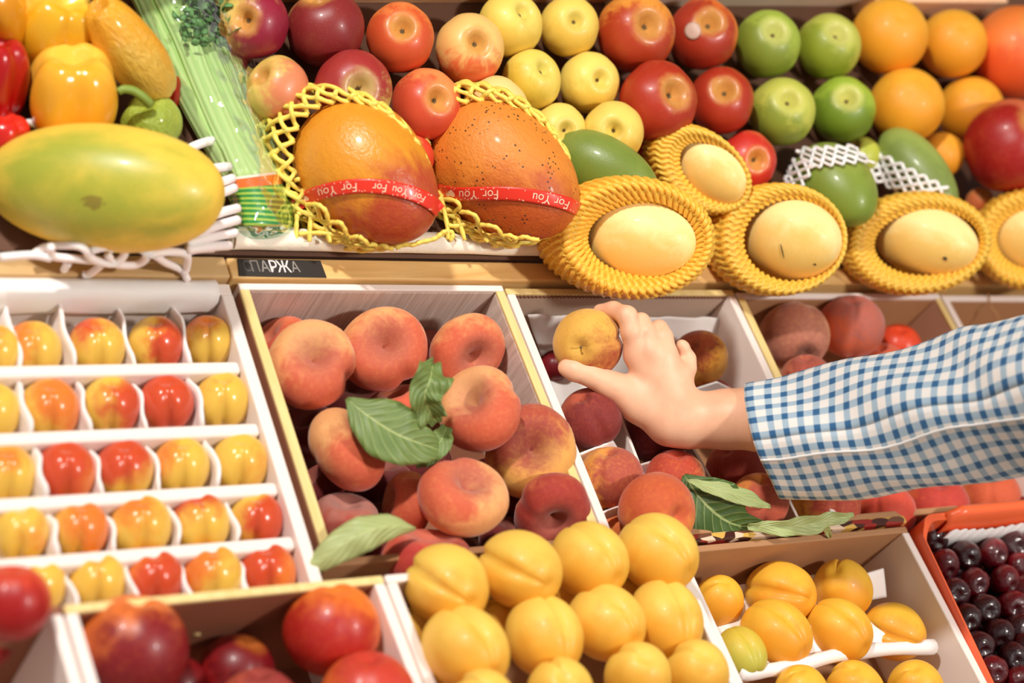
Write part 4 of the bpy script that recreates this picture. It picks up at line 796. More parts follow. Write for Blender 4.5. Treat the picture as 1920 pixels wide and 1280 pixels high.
# things lying on a fruit's skin: sight lines are dropped onto the real surface
def band(path, wid, n=60):
    c = spl(path, n); t = np.gradient(c, axis=0); t /= np.linalg.norm(t, axis=1)[:, None]; return c, np.stack([-t[:, 1], t[:, 0]], 1), wid
def ribbon(fr, path, wid, words, label):
    tree = bvh_of(fr['obj']); c, nr, w = band(path, wid); lift = .0016
    G = np.stack([onto(tree, c + nr * (w * (k - .5)), lift, fr['dep'] - .012) for k in np.linspace(0, 1, 7)], 0)
    for k in (1, 2, 3):                       # pull taut: smooth along the length
        G[:, 1:-1] = (G[:, :-2] + 2 * G[:, 1:-1] + G[:, 2:]) / 4
    e = MB().grid(G).build('ribbon', M_red, None, True, solid=.0004); tag(e, label, 'ribbon')
    def locate(x, y):                          # x: px along, y: px across
        L = np.concatenate([[0], np.cumsum(np.linalg.norm(np.diff(c, axis=0), axis=1))]); i = np.interp(x, L, np.arange(len(c))); k = (y / w + .5) * 6
        i0 = np.clip(i.astype(int), 0, len(c) - 2); fi = (i - i0)[:, None]; k = np.clip(k, 0, 5.999); k0 = k.astype(int); fk = (k - k0)[:, None]
        p = (G[k0, i0] * (1 - fi) + G[k0, i0 + 1] * fi) * (1 - fk) + (G[k0 + 1, i0] * (1 - fi) + G[k0 + 1, i0 + 1] * fi) * fk
        return p
    tow = unit(CAMP - G.mean((0, 1)))
    for s_, x, sz, sg in words:
        v_, f_ = text_pts(s_, sz); # upside down, as on the fruit
        p = locate(x - v_[:, 0] * .92, v_[:, 1] * 1.0 + 1.) + tow * .0008
        o = MB().add(p, f_).build('lettering', M_print, None, False); o.parent = e
    m = MB()
    for i in range(46):
        x = random.uniform(8, 290); y = random.choice([-1, 1]) * random.uniform(.3, .44) * w; a = np.arange(6) * math.pi / 3; p = locate(x + np.cos(a) * 1.1, y + np.sin(a) * 1.1) + tow * .0007; m.add(p, [tuple(range(6))])
    o = m.build('printed_dots', M_print, None, False); o.parent = e
    p = None; a = np.linspace(0, 2 * math.pi, 24, endpoint=False); hx = 8 * np.sin(a) ** 3; hy = (6.5 * np.cos(a) - 2.5 * np.cos(2 * a) - np.cos(3 * a)) * 1.0
    o = MB().add(locate(26 + hx, hy) + tow * .0008, [tuple(range(24))]).build('printed_heart', M_print, None, False); o.parent = e
    return e
ribbon(MA, [(552, 386), (585, 366), (630, 353), (680, 348), (730, 352), (780, 366), (812, 384), (824, 396)], 27, [('You', 70, 23, 1), ('For', 112, 23, 1), ('For', 168, 21, 1), ('You', 206, 20, 1), ('For', 243, 18, 1)], 'red ribbon printed For You round the glossy orange mango')
ribbon(MBo, [(822, 356), (850, 362), (900, 362), (950, 362), (1000, 367), (1050, 378), (1085, 392)], 25, [('You', 58, 23, 1), ('For', 100, 23, 1), ('You', 194, 23, 1), ('For', 232, 22, 1)], 'red ribbon printed For You round the black-specked mango')
# sticker on the red apple
st = [f for f in FR if 'sticker' in f['label']][0]; tree = bvh_of(st['obj']); a = np.linspace(0, 2 * math.pi, 20, endpoint=False)
M_st = plain('grey_sticker', (196, 162, 146), .5); rr = np.linspace(0, 1, 5)
G = np.stack([onto(tree, np.stack([1299 + 15 * k * np.cos(a), 58 + 16 * k * np.sin(a)], 1), .0008, st['dep']) for k in rr], 0)
o = MB().grid(G, closed=True).build('sticker', M_st, None, True, solid=.0002); mw = st['obj'].matrix_world; o.parent = st['obj']; o.matrix_parent_inverse = mw.inverted(); o['label'] = 'round grey sticker'
# dark speck and scratch on two pears
M_speck = plain('dark_speck', (60, 40, 26), .8)
a = np.linspace(0, 2 * math.pi, 10, endpoint=False)
for fr_, cu, cv, ra, rb, nm in ((PE[2], 1772, 484, 4, 3.4, 'dark_speck'), (PE[1], 1467, 470, 1.2, 14, 'scratch'), (PE[1], 1528, 495, 2.2, 2, 'dark_speck')):
    tr_ = bvh_of(fr_['obj']); q_ = onto(tr_, np.stack([cu + ra * np.cos(a) + rb * .25 * np.sin(a), cv + rb * np.sin(a)], 1), .0007, fr_['dep'])
    o = MB().add(q_, [tuple(range(10))]).build(nm, M_speck, None, False, solid=.0002); o.parent = fr_['obj']; o.matrix_parent_inverse = fr_['obj'].matrix_world.inverted()
# white net band round the pale green mango
def skin_net(fr, quad, nu, nv, r, mat, label, name='foam_net', off=.002, fb=None, cat='foam net'):
    tree = bvh_of(fr['obj']); a, b, c, d = [V(*q) for q in quad]; mb = MB()
    def pt(s, t):
        q = (a * (1 - s)[:, None] + b * s[:, None]) * (1 - t)[:, None] + (d * (1 - s)[:, None] + c * s[:, None]) * t[:, None]; return onto(tree, q, off, fb or fr['dep'])
    L = np.linspace(0, 1, 40)
    for sg in (1, -1):
        for k in range(-nv, nu + nv):
            s = (k + (sg * L * nv * 1.0 if sg > 0 else nv - L * nv)) / nu
            ok = (s >= -.001) & (s <= 1.001)
            if ok.sum() < 4: continue
            p = pt(np.clip(s[ok], 0, 1), L[ok]); p[:, 2] += 0; mb.tube(p, r * (1 + .15 * np.sin(L[ok] * nv * 6.28)), 6)
    o = mb.build(name, mat); return tag(o, label, cat)
g1 = skin_net(GM1, [(1492, 282), (1606, 276), (1640, 306), (1520, 318)], 6, 2, .0017, M_whitenet, 'white foam net round the green mango behind the middle pears', off=.003)
g2 = skin_net(GM1, [(1490, 300), (1532, 312), (1500, 366), (1462, 348)], 2, 3, .0017, M_whitenet, None, off=.003, cat=None, name='net_side'); g2.parent = g1
skin_net(GM2, [(1650, 284), (1776, 352), (1752, 396), (1622, 330)], 6, 3, .0018, M_whitenet, 'white foam net across the pale green mango')
# white net hanging in front of and beside the papaya
def px_tubes(lines, r, name, mat, label, cat='foam net'):
    mb = MB()
    for L in lines: p = spl([at(u, v, z) for u, v, z in L], 6 * len(L)); mb.tube(p, r, 8)
    return tag(mb.build(name, mat), label, cat)
z0, z1 = .036, .012
px_tubes([[(60, 478, .018), (90, 462, .026), (150, 462, .046), (175, 486, .036), (215, 494, .030), (235, 470, .042), (205, 462, .048), (170, 470, .044)],
          [(95, 462, .046), (100, 480, .034), (150, 486, .032), (190, 492, .030), (170, 512, .010), (156, 514, .006)],
          [(205, 470, .044), (215, 455, .050), (245, 456, .050), (275, 478, .040), (256, 496, .026), (215, 494, .028), (202, 478, .040)],
          [(240, 458, .050), (285, 476, .040), (310, 492, .024), (340, 506, .010), (352, 526, .004)], [(275, 478, .040), (320, 472, .042), (350, 478, .034), (350, 500, .016), (345, 512, .010)],
          [(300, 470, .042), (340, 474, .036), (370, 468, .034), (400, 466, .032)], [(0, 482, .034), (60, 478, .036), (95, 484, .034)], [(120, 505, .010), (128, 492, .024)]],
         .0030, 'foam_net', M_whitenet, 'white foam net hanging over the shelf edge under the papaya')
px_tubes([[(360, 400, .05), (395, 372, .056), (440, 352, .050)], [(370, 420, .046), (410, 400, .052), (446, 390, .046)], [(360, 440, .044), (405, 424, .050), (446, 412, .044)], [(350, 456, .042), (400, 444, .044), (442, 436, .040)], [(350, 468, .040), (400, 462, .040), (430, 460, .036)],
          [(360, 380, .05), (395, 350, .056), (436, 334, .050)], [(340, 330, .05), (385, 318, .056), (430, 312, .050)], [(330, 296, .05), (360, 276, .056), (398, 262, .05)]],
         .0036, 'foam_net', M_whitenet, 'white foam net fringe sticking out at the right of the papaya')
px_tubes([[(-10, 232, .05), (30, 236, .05), (55, 228, .054), (76, 236, .05), (100, 226, .054), (125, 236, .05), (150, 230, .05)], [(30, 242, .05), (50, 230, .054), (80, 240, .05), (110, 226, .054)]],
         .0020, 'foam_net', M_whitenet, 'white foam net scraps above the back of the papaya')
px_tubes([[(1098, 256, .07), (1112, 262, .07), (1124, 264, .07), (1138, 272, .066), (1150, 276, .064), (1162, 284, .062)], [(1108, 266, .066), (1120, 258, .070), (1132, 272, .066), (1144, 266, .068), (1154, 282, .062)]],
         .0022, 'foam_net', M_whitenet, 'white foam net scrap between yellow apples and dark green mango')

# ------------------------------------------------------------------ celery in its bag
t = NT('celery_stalk'); uv = t.n('ShaderNodeTexCoord').outputs['UV']; s_ = t.n('ShaderNodeSeparateXYZ', i_Vector=uv).outputs
rib = t.math('SINE', t.math('MULTIPLY', s_[1], 90.)); nn = t.noise(uv, 3., 3)
t.set(Base_Color=t.mix(t.math('MULTIPLY', t.math('ADD', rib, 1.), .25), t.mix(s_[0], srgb(150, 190, 104), srgb(184, 214, 140)), srgb(206, 226, 160)), Roughness=.35, Subsurface_Weight=.15, Subsurface_Scale=.005); t.bump(rib, .35, .001); M_celery = t.m
def bedat(u, v, h): return bed(u, v, h)
ce = empty('celery_bunch', bed(420, 250, .012), 'bunch of pale green celery inside the clear bag', 'celery')
stk = [([(262, -20), (300, 60), (345, 160), (400, 260), (446, 335)], 26, 30, .012), ([(300, -20), (345, 70), (385, 165), (430, 262), (476, 335)], 26, 32, .018), ([(345, 10), (385, 90), (420, 170), (455, 262), (496, 335)], 28, 30, .016),
       ([(330, -20), (352, 40), (370, 120), (410, 215), (462, 335)], 22, 28, .019), ([(390, 60), (415, 110), (440, 180), (475, 268), (515, 350)], 22, 26, .012), ([(290, 10), (330, 110), (365, 200), (415, 300), (455, 380)], 20, 24, .008), ([(405, 60), (440, 130), (468, 200), (500, 280), (528, 345)], 22, 24, .008), ([(360, 40), (400, 130), (440, 220), (480, 300), (500, 335)], 26, 30, .018)]
for i, (pp, w0, w1, h) in enumerate(stk):
    c = spl([list(bedat(u, v, h)) for u, v in pp], 26); G = np.zeros((26, 16, 3)); U = np.zeros((26, 16, 2)); tn = np.gradient(c, axis=0); tn /= np.linalg.norm(tn, axis=1)[:, None]
    for a in range(26):
        w = (w0 + (w1 - w0) * a / 25) * 1.42 / F; side = unit(np.cross(tn[a], BEDN)); up = np.cross(side, tn[a])
        for b in range(16):
            q = b / 16 * 2 * math.pi; G[a, b] = c[a] + side * w * math.cos(q) + up * w * .62 * math.sin(q) * (1 if math.sin(q) > 0 else .3); U[a, b] = (a / 25, b / 16)
    m = MB().grid(G, U, closed=True); m.f += [tuple(range(16)), tuple(25 * 16 + k for k in range(16))[::-1]]
    m.build('stalk', M_celery, ce, uv=True)
M_cleaf = plain('celery_leaves', (96, 146, 80), .5, 90, .12, c2=(50, 104, 52))
m = MB()
for i in range(260):
    q = random.random(); c = V(*bedat(random.uniform(335, 450), random.uniform(-50, 85), random.uniform(.012, .034))); a = random.uniform(0, 6.28); l = random.uniform(.005, .010)
    d = unit((math.cos(a), math.sin(a), random.uniform(-.2, .7))); s2 = unit(np.cross(d, rng.normal(size=3))); k = np.linspace(0, 1, 6)
    w = np.sin(k * math.pi * .95 + .1) * l * .45; G = np.stack([c + d * l * k[:, None] - s2 * w[:, None], c + d * l * k[:, None] + V(0, 0, .0015), c + d * l * k[:, None] + s2 * w[:, None]], 1); m.grid(G)
o = m.build('leaf_tuft', M_cleaf, ce, True, solid=.0003)
# bag: a crinkled clear sleeve round the bunch
t = NT('clear_bag_film'); tc = t.n('ShaderNodeTexCoord').outputs['Object']
n1 = t.noise(t.vm('MULTIPLY', tc, (1, .6, 1)).outputs[0], 17., 2, .5, .4); n2 = t.noise(tc, 60., 1)
bu = t.n('ShaderNodeBump', i_Height=t.math('ADD', n1, t.math('MULTIPLY', n2, .3)), i_Strength=1., i_Distance=.013).outputs[0]
gl = t.n('ShaderNodeBsdfGlossy', i_Roughness=.06, i_Color=(1, 1, 1, 1), i_Normal=bu).outputs[0]; tr = t.n('ShaderNodeBsdfTransparent', i_Color=(.97, .985, .97, 1)).outputs[0]
fr_ = t.n('ShaderNodeFresnel', i_IOR=1.45, i_Normal=bu).outputs[0]; mx = t.n('ShaderNodeMixShader').outputs[0]; mn = mx.node
t.L(t.math('MINIMUM', t.math('MULTIPLY_ADD', fr_, 1.1, .03), .42), mn.inputs[0]); t.L(tr, mn.inputs[1]); t.L(gl, mn.inputs[2]); t.L(mx, t.t.nodes['Material Output'].inputs[0]); M_film = t.m
be = empty('plastic_bag', bed(420, 250, .002), 'clear crinkled plastic bag with green striped label round the celery', 'bag')
Lf = [(232, -50), (270, 40), (318, 150), (362, 240), (415, 335), (436, 395), (446, 462)]; Rt = [(430, -50), (452, 40), (484, 130), (506, 220), (530, 320), (552, 395), (550, 456)]
Ls, Rs = spl(Lf, 50), spl(Rt, 50)
def bag_pt(s, q, pad=1.):                    # s 0..1 down the bag, q 0..1 across the upper side, 1..2 back underneath
    i = np.clip(s, 0, 1) * 49; l = np.array([np.interp(i, np.arange(50), Ls[:, k]) for k in (0, 1)]); r_ = np.array([np.interp(i, np.arange(50), Rs[:, k]) for k in (0, 1)])
    a = math.pi * q; x = (1 - math.cos(a)) / 2 if q <= 1 else (1 - math.cos(a)) / 2
    pxx = l * (1 - x) + r_ * x; hgt = .052 * (1 - .35 * s) * (1 - max(0, s - .93) * 9)
    h = .004 + (hgt * abs(math.sin(a)) ** .8 if q <= 1 else 0)
    base = bed(*(pxx), .004); return base + BEDN * (h - .004) * pad + (V(0, 0, 0))
def lower(pxv, h): return bed(pxv[0], pxv[1], h)
def bagp(s, q):
    i = s * 49; l = np.array([np.interp(i, np.arange(50), Ls[:, k]) for k in (0, 1)]); r_ = np.array([np.interp(i, np.arange(50), Rs[:, k]) for k in (0, 1)])
    a = math.pi * q; x = (1 - math.cos(a)) / 2; hgt = .046 * (1 - .45 * s) * (1 - max(0., s - .9) * 7.5)
    h = .003 + (hgt * abs(math.sin(a)) ** .7 if q <= 1 else 0.); return bed(*(l * (1 - x) + r_ * x), h)
qs = list(np.linspace(0, 1, 26)) + list(np.linspace(1.05, 1.95, 8)); ss = np.linspace(0, 1, 90)
G = np.array([[bagp(s, q) for q in qs] for s in ss]); N_ = snoise(G, 5, 60)[..., None] * .0012 + snoise(G, 8, 160)[..., None] * .0008
N_ = N_ * np.array([1 if q <= 1 else .1 for q in qs])[None, :, None]; G = G + BEDN * N_
MB().grid(G, closed=True).build('film', M_film, be, True)
# printed label: white hairline, orange band, green and lime stripes
t = NT('striped_label_print'); uv = t.n('ShaderNodeTexCoord').outputs['UV']; s_ = t.n('ShaderNodeSeparateXYZ', i_Vector=uv).outputs
st_ = t.math('SINE', t.math('ADD', t.math('MULTIPLY', s_[0], 78.), t.math('MULTIPLY', t.math('SINE', t.math('MULTIPLY', s_[1], 5.)), 2.)))
grn = t.mix(t.math('GREATER_THAN', st_, .15), srgb(30, 140, 60), srgb(168, 200, 76)); grn = t.mix(t.math('GREATER_THAN', s_[0], .86), grn, srgb(44, 160, 76))
c_ = t.mix(t.math('LESS_THAN', s_[0], .15), grn, srgb(238, 112, 38)); c_ = t.mix(t.math('LESS_THAN', s_[0], .03), c_, srgb(240, 235, 220))
t.set(Base_Color=c_, Roughness=.3, Coat_Weight=.5); M_label = t.m; t.bump(t.noise(t.n('ShaderNodeTexCoord').outputs['Object'], 60., 3), .4, .003)
ss = np.linspace(.665, .985, 30); qs = np.linspace(.02, .99, 24); G = np.array([[bagp(s, q) + BEDN * -.0012 for q in qs] for s in ss]); U = np.array([[((s - .665) / .32, q) for q in qs] for s in ss])
MB().grid(G, U).build('printed_label', M_label, be, True, uv=True)
# pepper stem
m = MB().tube(spl([bed(282, 196, .052), bed(268, 182, .056), bed(250, 170, .058), bed(232, 167, .058), bed(222, 172, .056)], 16), np.linspace(.0038, .0028, 16), 8)
o = m.build('stem', M_greenstem); o.parent = GP['obj']; o.matrix_parent_inverse = GP['obj'].matrix_world.inverted(); o['label'] = 'curved green stem'

# ------------------------------------------------------------------ back of the stall
pa, pb = bed(430, -4, .0), bed(1620, -4, .0)
def bedboard(u0, u1, v, dx, h0, h1, th, name, mat, label, cat='board', skew=0):
    a, b = bed(u0, v, h0), bed(u1, v + skew, h0); up = BEDN * (h1 - h0); bk = BEDT * th; m = MB().hexa([a, b, b + bk, a + bk, a + up, b + up, b + up + bk, a + bk + up])
    return tag(m.build(name, mat, None, False, bevel=.001), label, cat)
M_beige = plain('beige_board', (232, 210, 186), .6, 6, .06)
bedboard(-300, 470, -30, 0, .0, .07, .01, 'back_board', M_darkwood, 'brown wooden board behind the peppers at the top left')
bedboard(474, 1130, 6, 0, .0, .045, .01, 'back_board', M_darkwood, 'brown wooden board behind the red and yellow apples')
bedboard(1134, 1596, 12, 0, .0, .045, .01, 'back_board', M_beige, 'beige board behind the striped red and green apples')
bedboard(1600, 1845, 30, 0, .0, .035, .02, 'crate_edge', plain('pinkish_crate', (236, 190, 150), .6), 'pinkish crate edge behind the oranges at the top right')

# ------------------------------------------------------------------ cherry crate
cx0, cx1, cy0, cy1 = .3375, .52, -.47, -.1975
ce2 = empty('plastic_crate', (.42, -.33, ZT), 'bright orange plastic crate filled with dark cherries', 'crate')
def rrect(x0, x1, y0, y1, r, n=8):
    p = []
    for cx, cy, a0 in ((x1 - r, y1 - r, 0), (x0 + r, y1 - r, 90), (x0 + r, y0 + r, 180), (x1 - r, y0 + r, 270)):
        for k in range(n): a = math.radians(a0 + 90 * k / (n - 1)); p.append((cx + r * math.cos(a), cy + r * math.sin(a)))
    return np.array(p)
O_, I_ = rrect(cx0, cx1, cy0, cy1, .018), rrect(cx0 + .004, cx1 - .004, cy0 + .004, cy1 - .007, .015)
def lv(p, z): return np.column_stack([p, np.full(len(p), z) if np.isscalar(z) else z])
def lip(p, base): return base + .013 * np.clip((p[:, 1] - (cy1 - .03)) / .02, 0, 1)
G = np.stack([lv(O_, ZT), lv(O_, lip(O_, .0) - .004), lv(O_ * 1, lip(O_, .001)), lv(I_, lip(I_, .001)), lv(I_, lip(I_, -.004)), lv(I_, ZT + .004)], 0)
m = MB().grid(G, closed=True); m.f.append(tuple(5 * 32 + k for k in range(32))); m.f.append(tuple(range(32))[::-1]); m.build('crate_body', M_orangeplastic, ce2, True, bevel=0)
for q in bpy.data.objects:
    if q.name.startswith('crate_body'): mm = q.modifiers.new('e', 'EDGE_SPLIT'); mm.split_angle = math.radians(50)
# raised handle lip at the back
G = np.zeros((30, 6, 3)); xs = np.linspace(cx0 + .032, cx1 - .02, 30)
for i, x in enumerate(xs):
    k = min(1, (i / 3)) * min(1, (29 - i) / 3); zz = .012 + .012 * k
    G[i] = [(x, cy1 + .0002, 0.0), (x, cy1, zz), (x, cy1 - .004, zz + .003), (x, cy1 - .009, zz), (x, cy1 - .0105, .002), (x, cy1 - .0105, -.01)]
MB().grid(G).build('handle', M_orangeplastic, ce2, True, solid=.001)
xs = np.linspace(.375, .50, 70); G = np.stack([np.stack([xs, np.full(70, -.214), np.full(70, -.03)], -1), np.stack([xs, np.full(70, -.2125), .004 + .0035 * np.abs(np.sin(xs * 260)) + .002 * np.sin(xs * 70)], -1)])
tag(MB().grid(G).build('serrated_paper', M_paper, None, True, solid=.0006), 'white serrated paper edge standing behind the cherries', 'paper')
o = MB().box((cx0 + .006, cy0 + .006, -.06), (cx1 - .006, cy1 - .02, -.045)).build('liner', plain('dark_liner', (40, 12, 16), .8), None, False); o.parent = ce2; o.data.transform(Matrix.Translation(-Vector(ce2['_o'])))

# ------------------------------------------------------------------ leaves
def leaf(name, spine, widths, label, mat=M_leaf, fold=.25, curl=0., nrm=None, n=22, ruff=.0015, seed=0, cat='leaf', twist=None, plane='z'):
    c = spl([list(at(u, v, z)) for u, v, z in spine], n); W_ = np.interp(np.linspace(0, 1, n), np.linspace(0, 1, len(widths)), widths) * 1.5 / F
    t = np.gradient(c, axis=0); t /= np.linalg.norm(t, axis=1)[:, None]; N0 = unit(nrm if nrm is not None else (-.3, -.25, .8)); m_ = 13; G = np.zeros((n, m_, 3)); U = np.zeros((n, m_, 2))
    for i in range(n):
        tw = 0 if twist is None else np.interp(i / (n - 1), np.linspace(0, 1, len(twist)), twist)
        s = unit(np.cross(t[i], N0)); nn = np.cross(s, t[i]); s, nn = s * math.cos(tw) + nn * math.sin(tw), nn * math.cos(tw) - s * math.sin(tw)
        for j in range(m_):
            x = (j / (m_ - 1)) * 2 - 1; G[i, j] = c[i] + s * W_[i] * x + nn * (W_[i] * (fold * abs(x) - curl * x * x) + ruff * math.sin(i * 1.1 + seed) * abs(x)); U[i, j] = (i / (n - 1), j / (m_ - 1))
    G = G + N0 * (snoise(G, seed, 90)[..., None] * .0009)
    return tag(MB().grid(G, U).build(name, mat, None, True, solid=.0004, uv=True), label, cat)
leaf('leaf', [(650, 748, .022), (690, 780, .026), (740, 812, .028), (790, 832, .024), (838, 848, .014)], [3, 34, 54, 50, 30, 6], 'large green leaf lying across the flat peaches', fold=.18, curl=.15, seed=1)
leaf('leaf', [(812, 682, .052), (806, 712, .056), (796, 742, .048), (806, 772, .036), (818, 792, .028)], [8, 34, 30, 24, 26, 10], 'crinkled green leaf standing upright in the flat peach box', fold=.55, ruff=.004, seed=2, nrm=(-.4, -.7, .5))
leaf('leaf', [(838, 800, .020), (824, 830, .020), (800, 856, .010), (780, 872, .0)], [10, 22, 18, 6], 'small green leaf end under the large leaf', seed=3)
leaf('leaf', [(780, 990, .016), (735, 985, .022), (690, 995, .024), (645, 1018, .016), (600, 1050, .004), (572, 1062, -.002)], [4, 22, 30, 28, 18, 8], 'pale green leaf curving over the bottom left of flat peach box', mat=M_leafpale, fold=-.2, curl=.3, seed=4)
M_leafdark = leafmat('dark_leaf', (50, 80, 26), (78, 104, 40))
leaf('leaf', [(1283, 890, .020), (1310, 930, .016), (1345, 965, .010), (1385, 985, .006), (1440, 985, .004)], [4, 46, 66, 60, 26, 6], 'big dark green leaf between the orange peach and the cuff', mat=M_leafdark, fold=.1, seed=5, nrm=(-.2, -.7, .6))
leaf('leaf', [(1290, 900, .026), (1330, 912, .030), (1380, 926, .030), (1430, 944, .022), (1446, 952, .018)], [3, 10, 16, 16, 6, 2], 'pale folded upper flap over the big dark green leaf', mat=M_leafpale, seed=6, fold=-.1)
leaf('leaf', [(1400, 985, .010), (1450, 988, .012), (1510, 984, .016), (1560, 972, .022), (1602, 966, .026)], [6, 14, 20, 14, 5], 'pale curled leaf hanging over the printed carton edge', mat=M_leafpale, seed=7, fold=.3, nrm=(-.2, -.6, .6), ruff=.003)
leaf('leaf', [(1545, 982, .016), (1552, 996, .008), (1556, 1008, .000)], [8, 7, 2], 'pale leaf tip drooping in front of the printed carton edge', mat=M_leafpale, seed=8, nrm=(-.3, -.8, .3), n=8)

# ------------------------------------------------------------------ the hand, forearm and sleeve
def sdf_mesh(prims, step, pad=.012):
    """prims: list of (chain points, radii, group, k); groups melt into each other with their own softness"""
    allp = np.concatenate([p[0] for p in prims]); rm = max(max(p[1]) for p in prims); lo = allp.min(0) - rm - pad; hi = allp.max(0) + rm + pad
    n = np.ceil((hi - lo) / step).astype(int) + 1; ax = [lo[i] + step * np.arange(n[i]) for i in range(3)]
    X = np.stack(np.meshgrid(*ax, indexing='ij'), -1).astype(np.float32)
    def cone(a, b, ra, rb, fl=None):
        ab = (b - a).astype(np.float32); q = X - a.astype(np.float32); t = np.clip((q @ ab) / max(ab @ ab, 1e-9), 0, 1); d = q - t[..., None] * ab
        if fl is not None: dn = d @ fl[0].astype(np.float32); d2 = (d ** 2).sum(-1) + dn ** 2 * (fl[1] ** 2 - 1); return np.sqrt(np.maximum(d2, 0)) - (ra + (rb - ra) * t)
        return np.sqrt((d ** 2).sum(-1)) - (ra + (rb - ra) * t)
    def smin(a, b, k):
        h = np.clip(.5 + .5 * (b - a) / k, 0, 1); return b * (1 - h) + a * h - k * h * (1 - h)
    G_ = {}
    for pr in prims:
        pts, rad, g, k = pr[:4]; fl = pr[4] if len(pr) > 4 else None
        for i in range(len(pts) - 1):
            d = cone(np.asarray(pts[i]), np.asarray(pts[i + 1]), rad[i], rad[i + 1], fl); G_[g] = d if g not in G_ else smin(G_[g], d, k)
    Dm = G_.pop('palm'); fing = None
    for g in sorted(G_): fing = G_[g] if fing is None else smin(fing, G_[g], .0012)
    Dm = smin(Dm, fing, .0075)
    # surface nets
    s = Dm < 0; c = s[:-1, :-1, :-1]; cnt = np.zeros(c.shape, np.int8); acc = np.zeros(c.shape + (3,), np.float32); num = np.zeros(c.shape, np.float32)
    off = [(0, 0, 0), (1, 0, 0), (0, 1, 0), (1, 1, 0), (0, 0, 1), (1, 0, 1), (0, 1, 1), (1, 1, 1)]
    def cor(A, o): return A[o[0]:A.shape[0] - 1 + o[0], o[1]:A.shape[1] - 1 + o[1], o[2]:A.shape[2] - 1 + o[2]]
    for a in range(8):
        for b in range(a + 1, 8):
            da = np.array(off[b]) - np.array(off[a])
            if np.abs(da).sum() != 1: continue
            va, vb = cor(Dm, off[a]), cor(Dm, off[b]); x = (va < 0) != (vb < 0); t = np.where(x, va / np.where(x, va - vb, 1), 0)
            for q in range(3): acc[..., q] += np.where(x, off[a][q] + t * da[q], 0)
            num += x
    act = num > 0; idx = -np.ones(act.shape, int); idx[act] = np.arange(act.sum()); ijk = np.argwhere(act); verts = lo + step * (ijk + acc[act] / num[act][:, None]); faces = []
    for d_ in range(3):
        e1, e2 = [(1, 2), (2, 0), (0, 1)][d_]; sl = [slice(0, -1)] * 3; sh = [slice(0, -1)] * 3; sh[d_] = slice(1, None); sl[d_] = slice(0, -1)
        A = s[tuple([slice(0, -1) if q == d_ else slice(None) for q in range(3)])]; B = s[tuple([slice(1, None) if q == d_ else slice(None) for q in range(3)])]
        E = np.argwhere(A != B); E = E[(E[:, e1] > 0) & (E[:, e2] > 0) & (E[:, e1] < idx.shape[e1]) & (E[:, e2] < idx.shape[e2]) & (E[:, d_] < idx.shape[d_])]
        def g(o1, o2): q = E.copy(); q[:, e1] -= o1; q[:, e2] -= o2; return idx[q[:, 0], q[:, 1], q[:, 2]]
        quad = np.stack([g(1, 1), g(0, 1), g(0, 0), g(1, 0)], 1); ins = A[E[:, 0], E[:, 1], E[:, 2]]; quad[~ins] = quad[~ins][:, ::-1]; faces.append(quad[(quad >= 0).all(1)])
    return verts, np.concatenate(faces)
def H(u, v, w): return P(u, v, PDEP - w)      # w: metres nearer than the held peach
mm = 1.52 / F
def ch_(pts, rad, g, k): return ([H(*p) for p in pts], [r * mm for r in rad], g, k)
tow = basis(1200, 700)[2]
HAND = [
 # palm and back of the hand: metacarpals from the wrist to the knuckles
 ch_([(1268, 788, .002), (1192, 668, .008)], [38, 21], 'palm', .012), ch_([(1270, 782, .004), (1222, 658, .012)], [36, 20], 'palm', .012),
 ch_([(1272, 778, .003), (1249, 668, .009)], [36, 19], 'palm', .012), ch_([(1274, 778, .0), (1274, 702, .002)], [36, 19], 'palm', .012),
 ch_([(1222, 700, -.004), (1252, 740, -.008)], [26, 30], 'palm', .012),
 # thumb base
 ch_([(1250, 792, .002), (1196, 752, .004), (1158, 728, .008)], [38, 34, 22], 'palm', .012),
 # wrist and forearm
 ch_([(1262, 786, .002), (1300, 789, .002), (1360, 786, .006), (1432, 784, .014), (1520, 776, .026)], [40, 46, 52, 58, 62], 'palm', .010),
 # thumb
 ch_([(1168, 736, .008), (1140, 720, .011), (1106, 703, .014), (1078, 694, .0145), (1062, 689, .014)], [25, 24.5, 20.5, 20, 16.5], 'a_thumb', .004),
 # index finger: up from the knuckle, bent over the top of the peach
 ch_([(1194, 664, .008), (1184, 622, .013), (1176, 592, .012), (1150, 581, .000), (1124, 582, -.008)], [21, 19, 18, 15.5, 12.5], 'b_index', .004),
 # middle finger, just behind the index
 ch_([(1222, 656, .012), (1212, 622, .010), (1202, 603, .004), (1178, 600, -.010), (1158, 606, -.018)], [20, 17, 16, 14, 11], 'c_middle', .004),
 # ring finger, bent down behind
 ch_([(1250, 668, .009), (1244, 632, .006), (1236, 616, .0), (1220, 618, -.016), (1206, 628, -.024)], [19, 17, 15.5, 13, 11], 'd_ring', .004),
 # little finger, sticking up and back
 ch_([(1276, 704, .002), (1289, 690, -.004), (1290, 672, -.006), (1281, 650, -.002), (1277, 645, .0)], [19, 16, 14, 10.5, 9], 'e_little', .004),
]
hv, hf = sdf_mesh(HAND, .0015)
